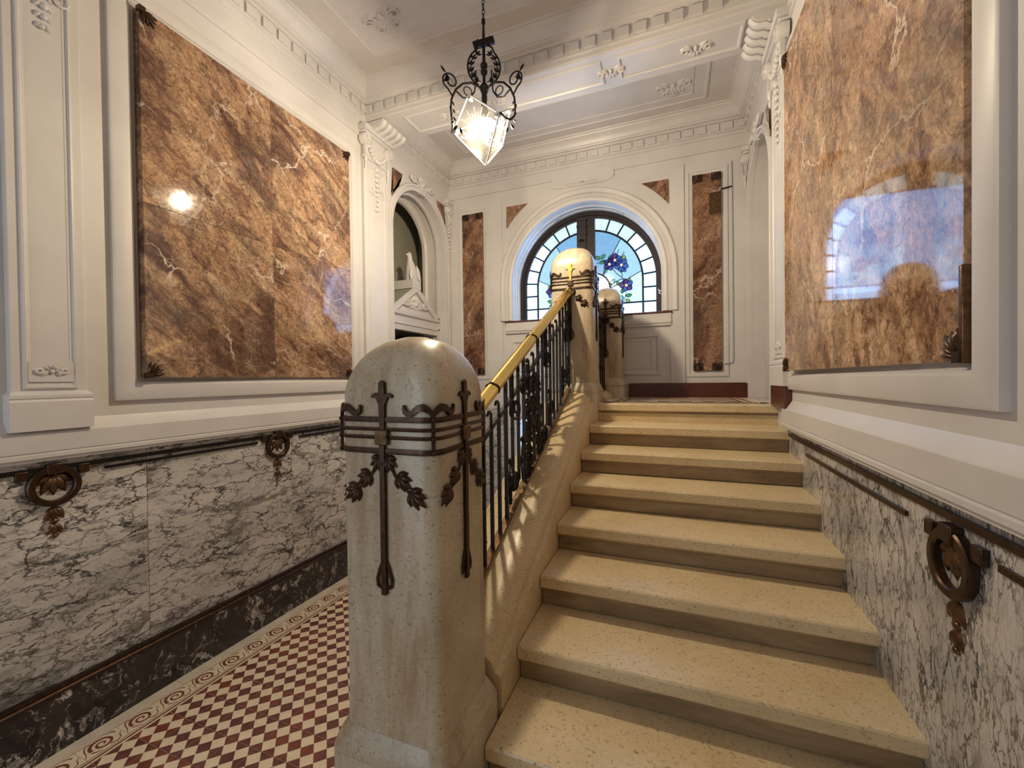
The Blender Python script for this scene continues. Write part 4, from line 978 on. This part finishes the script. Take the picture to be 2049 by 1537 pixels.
# ceiling frames and reliefs
for y0, y1 in ((NF + .32, BF - .34), (BBK + .30, YB - .32)):
    m = MB(TC); m.frame(XL + .42, XR - .42, y0, y1, [(0, 0), (.006, .010), (.026, .012), (.034, .002), (.05, 0)]); m.frame(XL + .56, XR - .56, y0 + .12, y1 - .12, [(0, 0), (.004, .007), (.014, .007), (.018, 0)]); m.build('ceiling_frame', 'ceiling_paint', ceil_o, smooth=30)
    for u in (XL + .75, XR - .75):
        for v in ((y0 + .35, y1 - .35) if y1 - y0 > 1 else ((y0 + y1) / 2,)):
            m = MB(TC); relief(m, u, v, .20, .13, 0, .016); relief(m, u, v + .10, .12, .10, 0, .014); m.build('ceiling_relief', 'ceiling_paint', ceil_o, smooth=50)

# ================================================================== LANTERN
lan = thing('lantern', 'hanging wrought iron lantern with lit diamond-shaped glass panes on a chain', 'lantern', (LX, LY, CEIL))
tw = Vector((.42, -.907, 0)); lf_ = Vector((-.907, -.42, 0))
def dr(phi): a = R_(phi); return tw * cos(a) + lf_ * sin(a)
C0 = Vector((LX, LY, LZ)); ZV = Vector((0, 0, 1))
PHI = 35; h1, h2, rr1, rr2 = .212, .345, .195, .158
for k in range(3):
    ph = PHI + 120 * k
    A = C0 + ZV * .004 + dr(ph) * .004; Bq = C0 + dr(ph + 60) * rr1 + ZV * h1; Tq = C0 + dr(ph) * rr2 + ZV * h2; D = C0 + dr(ph - 60) * rr1 + ZV * h1
    nrm = ((Bq - A).cross(D - A)).normalized() * .003
    m = MB(); q = [A, Bq, Tq, D]; m.loft([[tuple(p - nrm) for p in q], [tuple(p + nrm) for p in q]]); po = m.build('glass_pane', 'lantern_glass', lan, smooth=0)
    m = MB()
    for a, b in ((A, Bq), (Bq, Tq), (Tq, D)): m.tube([tuple(a), tuple(b)], .0045, 6)
    for p in (Bq, Tq, D): m.tube([tuple(p + (C0 + ZV * .2 - p) * .12 - dr(ph) * .012), tuple(p + (C0 + ZV * .2 - p) * .12 + dr(ph) * .016)], .011, 8)
    m.build('pane_edge', 'plastic_white', po)
    m = MB(); cc = (A + Tq) / 2 + nrm * 1.6; e1 = (Bq - D).normalized(); e2 = (Tq - A).normalized()
    for i in range(14):
        a = pi * (i + .5) / 14 + .0; dv = e1 * cos(a) + e2 * sin(a); m.bar(tuple(cc + dv * .05), tuple(cc + dv * (.125 if i % 2 else .095)), .0045, .001, upv=tuple(nrm))
    m.build('etched_star', 'etched_glass', po, smooth=0)
hub = LZ + .455
m = MB(); m.lathe((LX, LY, 0), [(.004, hub - .09), (.012, hub - .085), (.018, hub - .05), (.016, hub - .02), (.024, hub), (.030, hub + .02), (.018, hub + .04), (.010, hub + .05), (.009, hub + .09), (.020, hub + .105), (.022, hub + .12), (.014, hub + .132), (.022, hub + .145), (.022, hub + .16), (.010, hub + .175), (.0085, hub + .34), (.006, hub + .40), (.012, hub + .405), (.012, hub + .43), (.002, hub + .435)], 12); m.build('stem', 'lantern_iron', lan)
m = MB(); zc_ = LZ + .745; side = (lf_ * -1); m.bar(tuple(C0 + side * -.062 + ZV * (zc_ - LZ - .02)), tuple(C0 + side * .062 + ZV * (zc_ - LZ + .02)), .040, .020, upv=(0, 0, 1)); m.build('cross_bar', 'lantern_iron', lan, smooth=0)
# wreath ring with leaves
m = MB(); zw = LZ + .600
m.tube([tuple(C0 + side * (.098 * cos(a)) + ZV * (zw - LZ + .115 * sin(a) + (.02 if sin(a) > .85 else 0))) for a in [-1.2 + 2 * pi * i / 40 * .885 for i in range(41)]], .0055, 6)
m.tube([tuple(C0 + side * (.03 * s) + ZV * (zw - LZ + z)) for s, z in ((1.6, .12), (1.0, .135), (1.5, .155), (1.2, .185))], .005, 6); m.tube([tuple(C0 - side * (.03 * s) + ZV * (zw - LZ + z)) for s, z in ((1.6, .105), (1.0, .12), (1.5, .14), (1.2, .165))], .005, 6)
wo = m.build('wreath_ring', 'lantern_iron', lan)
m = MB(lambda u, v, w: tuple(C0 + side * u + ZV * (zw - LZ + v) + tw * w))
for sg in (-1, 1):
    P = [(sg * (.078 * cos(a)), .092 * sin(a)) for a in [-1.35 + 2.5 * i / 12 for i in range(13)]]
    m.tube(lift(P, 0), .0028, 5)
    for i in range(1, 13, 2):
        u, v = P[i]; an = atan2(P[i][1] - P[i - 1][1], P[i][0] - P[i - 1][0])
        for dv in (-.7, .7, 0): leaf(m, u, v, .036, .016, an + dv, -.003, .006)
m.build('wreath_leaves', 'lantern_iron', lan, smooth=60)
# arms at the pane corners
for k in range(3):
    dv = dr(PHI + 30 + 120 * k); zz = lambda r, z: tuple(C0 + dv * r + ZV * z)
    cn = dr(PHI + 60 + 120 * k) * rr1; ze = lambda q, z: tuple(C0 + dv * (.205 * (1 - q)) + cn * (q * 1.03) + ZV * z)
    m = MB(); m.tube([zz(.010, .445), zz(.035, .470), (zz(.085, .478)), zz(.140, .455), zz(.185, .405), zz(.212, .340), zz(.217, .285), zz(.211, .235), ze(.25, .205), ze(.6, .200), ze(1.0, .214)], .0062, 7)
    m.tube([zz(.055, .56), zz(.056, .49), zz(.065, .43), zz(.095, .385), zz(.140, .372), zz(.185, .400)], .0045, 6)
    m.tube([zz(.108 + .026 * cos(a), .420 + .026 * sin(a)) for a in [2 * pi * i / 14 for i in range(15)]], .0035, 5)
    m.tube([zz(a, b) for a, b in [(.205, .360), (.232, .395)] + spiral(.215, .445, .052, .014, -.7, 1.25, 22)], .0048, 6)
    arm = m.build('arm', 'lantern_iron', lan)
    m = MB(lambda u, v, w: tuple(C0 + dv * u + ZV * v + dv.cross(ZV) * w))
    for i in range(5): leaf(m, .262 - .004 * i, .43 + i * .012, .034, .016, 2.6 + .35 * i, -.004, .008)
    for i in range(6): leaf(m, .212 - .002 * i, .33 - i * .022, .03, .013, -pi / 2 + (.6 if i % 2 else -.6), -.004, .007)
    leaf(m, .245, .48, .050, .018, .8, -.004, .008); leaf(m, .18, .20, .05, .022, -1.0, -.004, .008); leaf(m, .165, .19, .04, .02, -2.0, -.004, .008)
    m.build('arm_leaves', 'lantern_iron', arm, smooth=60)
LSC = 1.2; CR = LZ + (CEIL - LZ) / LSC
m = MB(); z = hub + .43; i = 0
while z < LZ + (CEIL - LZ) / LSC - .03:
    a = Vector((1, 0, 0)) if i % 2 else Vector((0, 1, 0))
    m.tube([tuple(Vector((LX, LY, z + .016)) + a * (.008 * cos(q)) + ZV * (.019 * sin(q))) for q in [2 * pi * j / 12 for j in range(13)]], .0026, 5); z += .030; i += 1
stuff(m.build('chain', 'lantern_iron', lan))
m = MB(); m.lathe((LX, LY, 0), [(.05, CR - .001), (.05, CR - .012), (.02, CR - .03), (.01, CR - .04)]); m.build('ceiling_rose', 'lantern_iron', lan)
m = MB(); m.blob((LX, LY, LZ + .20), (.034, .034, .045), nu=14, nv=9); m.build('bulb', 'bulb', lan, smooth=180)
m = MB(); m.lathe((LX, LY, 0), [(.004, LZ + .385), (.016, LZ + .37), (.018, LZ + .25), (.014, LZ + .24)], 12)
for k in range(3): m.tube([tuple(C0 + dr(PHI + 60 + 120 * k) * .015 + ZV * .38), tuple(C0 + dr(PHI + 60 + 120 * k) * .012 + ZV * .25)], .006, 6)
m.build('lamp_holder', 'bronze_light', lan)
m = MB(); m.lathe((LX, LY, 0), [(.012, LZ + .266), (.076, LZ + .250), (.078, LZ + .254), (.014, LZ + .276)], 20); m.build('added_blocker', 'plastic_white', lan)  # dish added over the bulb to block its upward light
for o in lan.children_recursive: o.data.transform(Matrix.Translation(C0) @ Matrix.Scale(LSC, 4) @ Matrix.Translation(-C0))
# glazed entrance door behind the viewer
d3 = struct(MB().box((-2.75, FY0, 0), (-1.25, FY0 + .03, 3.3)).build('door_3', 'window_wood', smooth=0))
for a in (-2.67, -1.97): MB().box((a, FY0 + .028, .5), (a + .64, FY0 + .034, 3.2)).build('door_glass', 'door_light', d3, smooth=0)
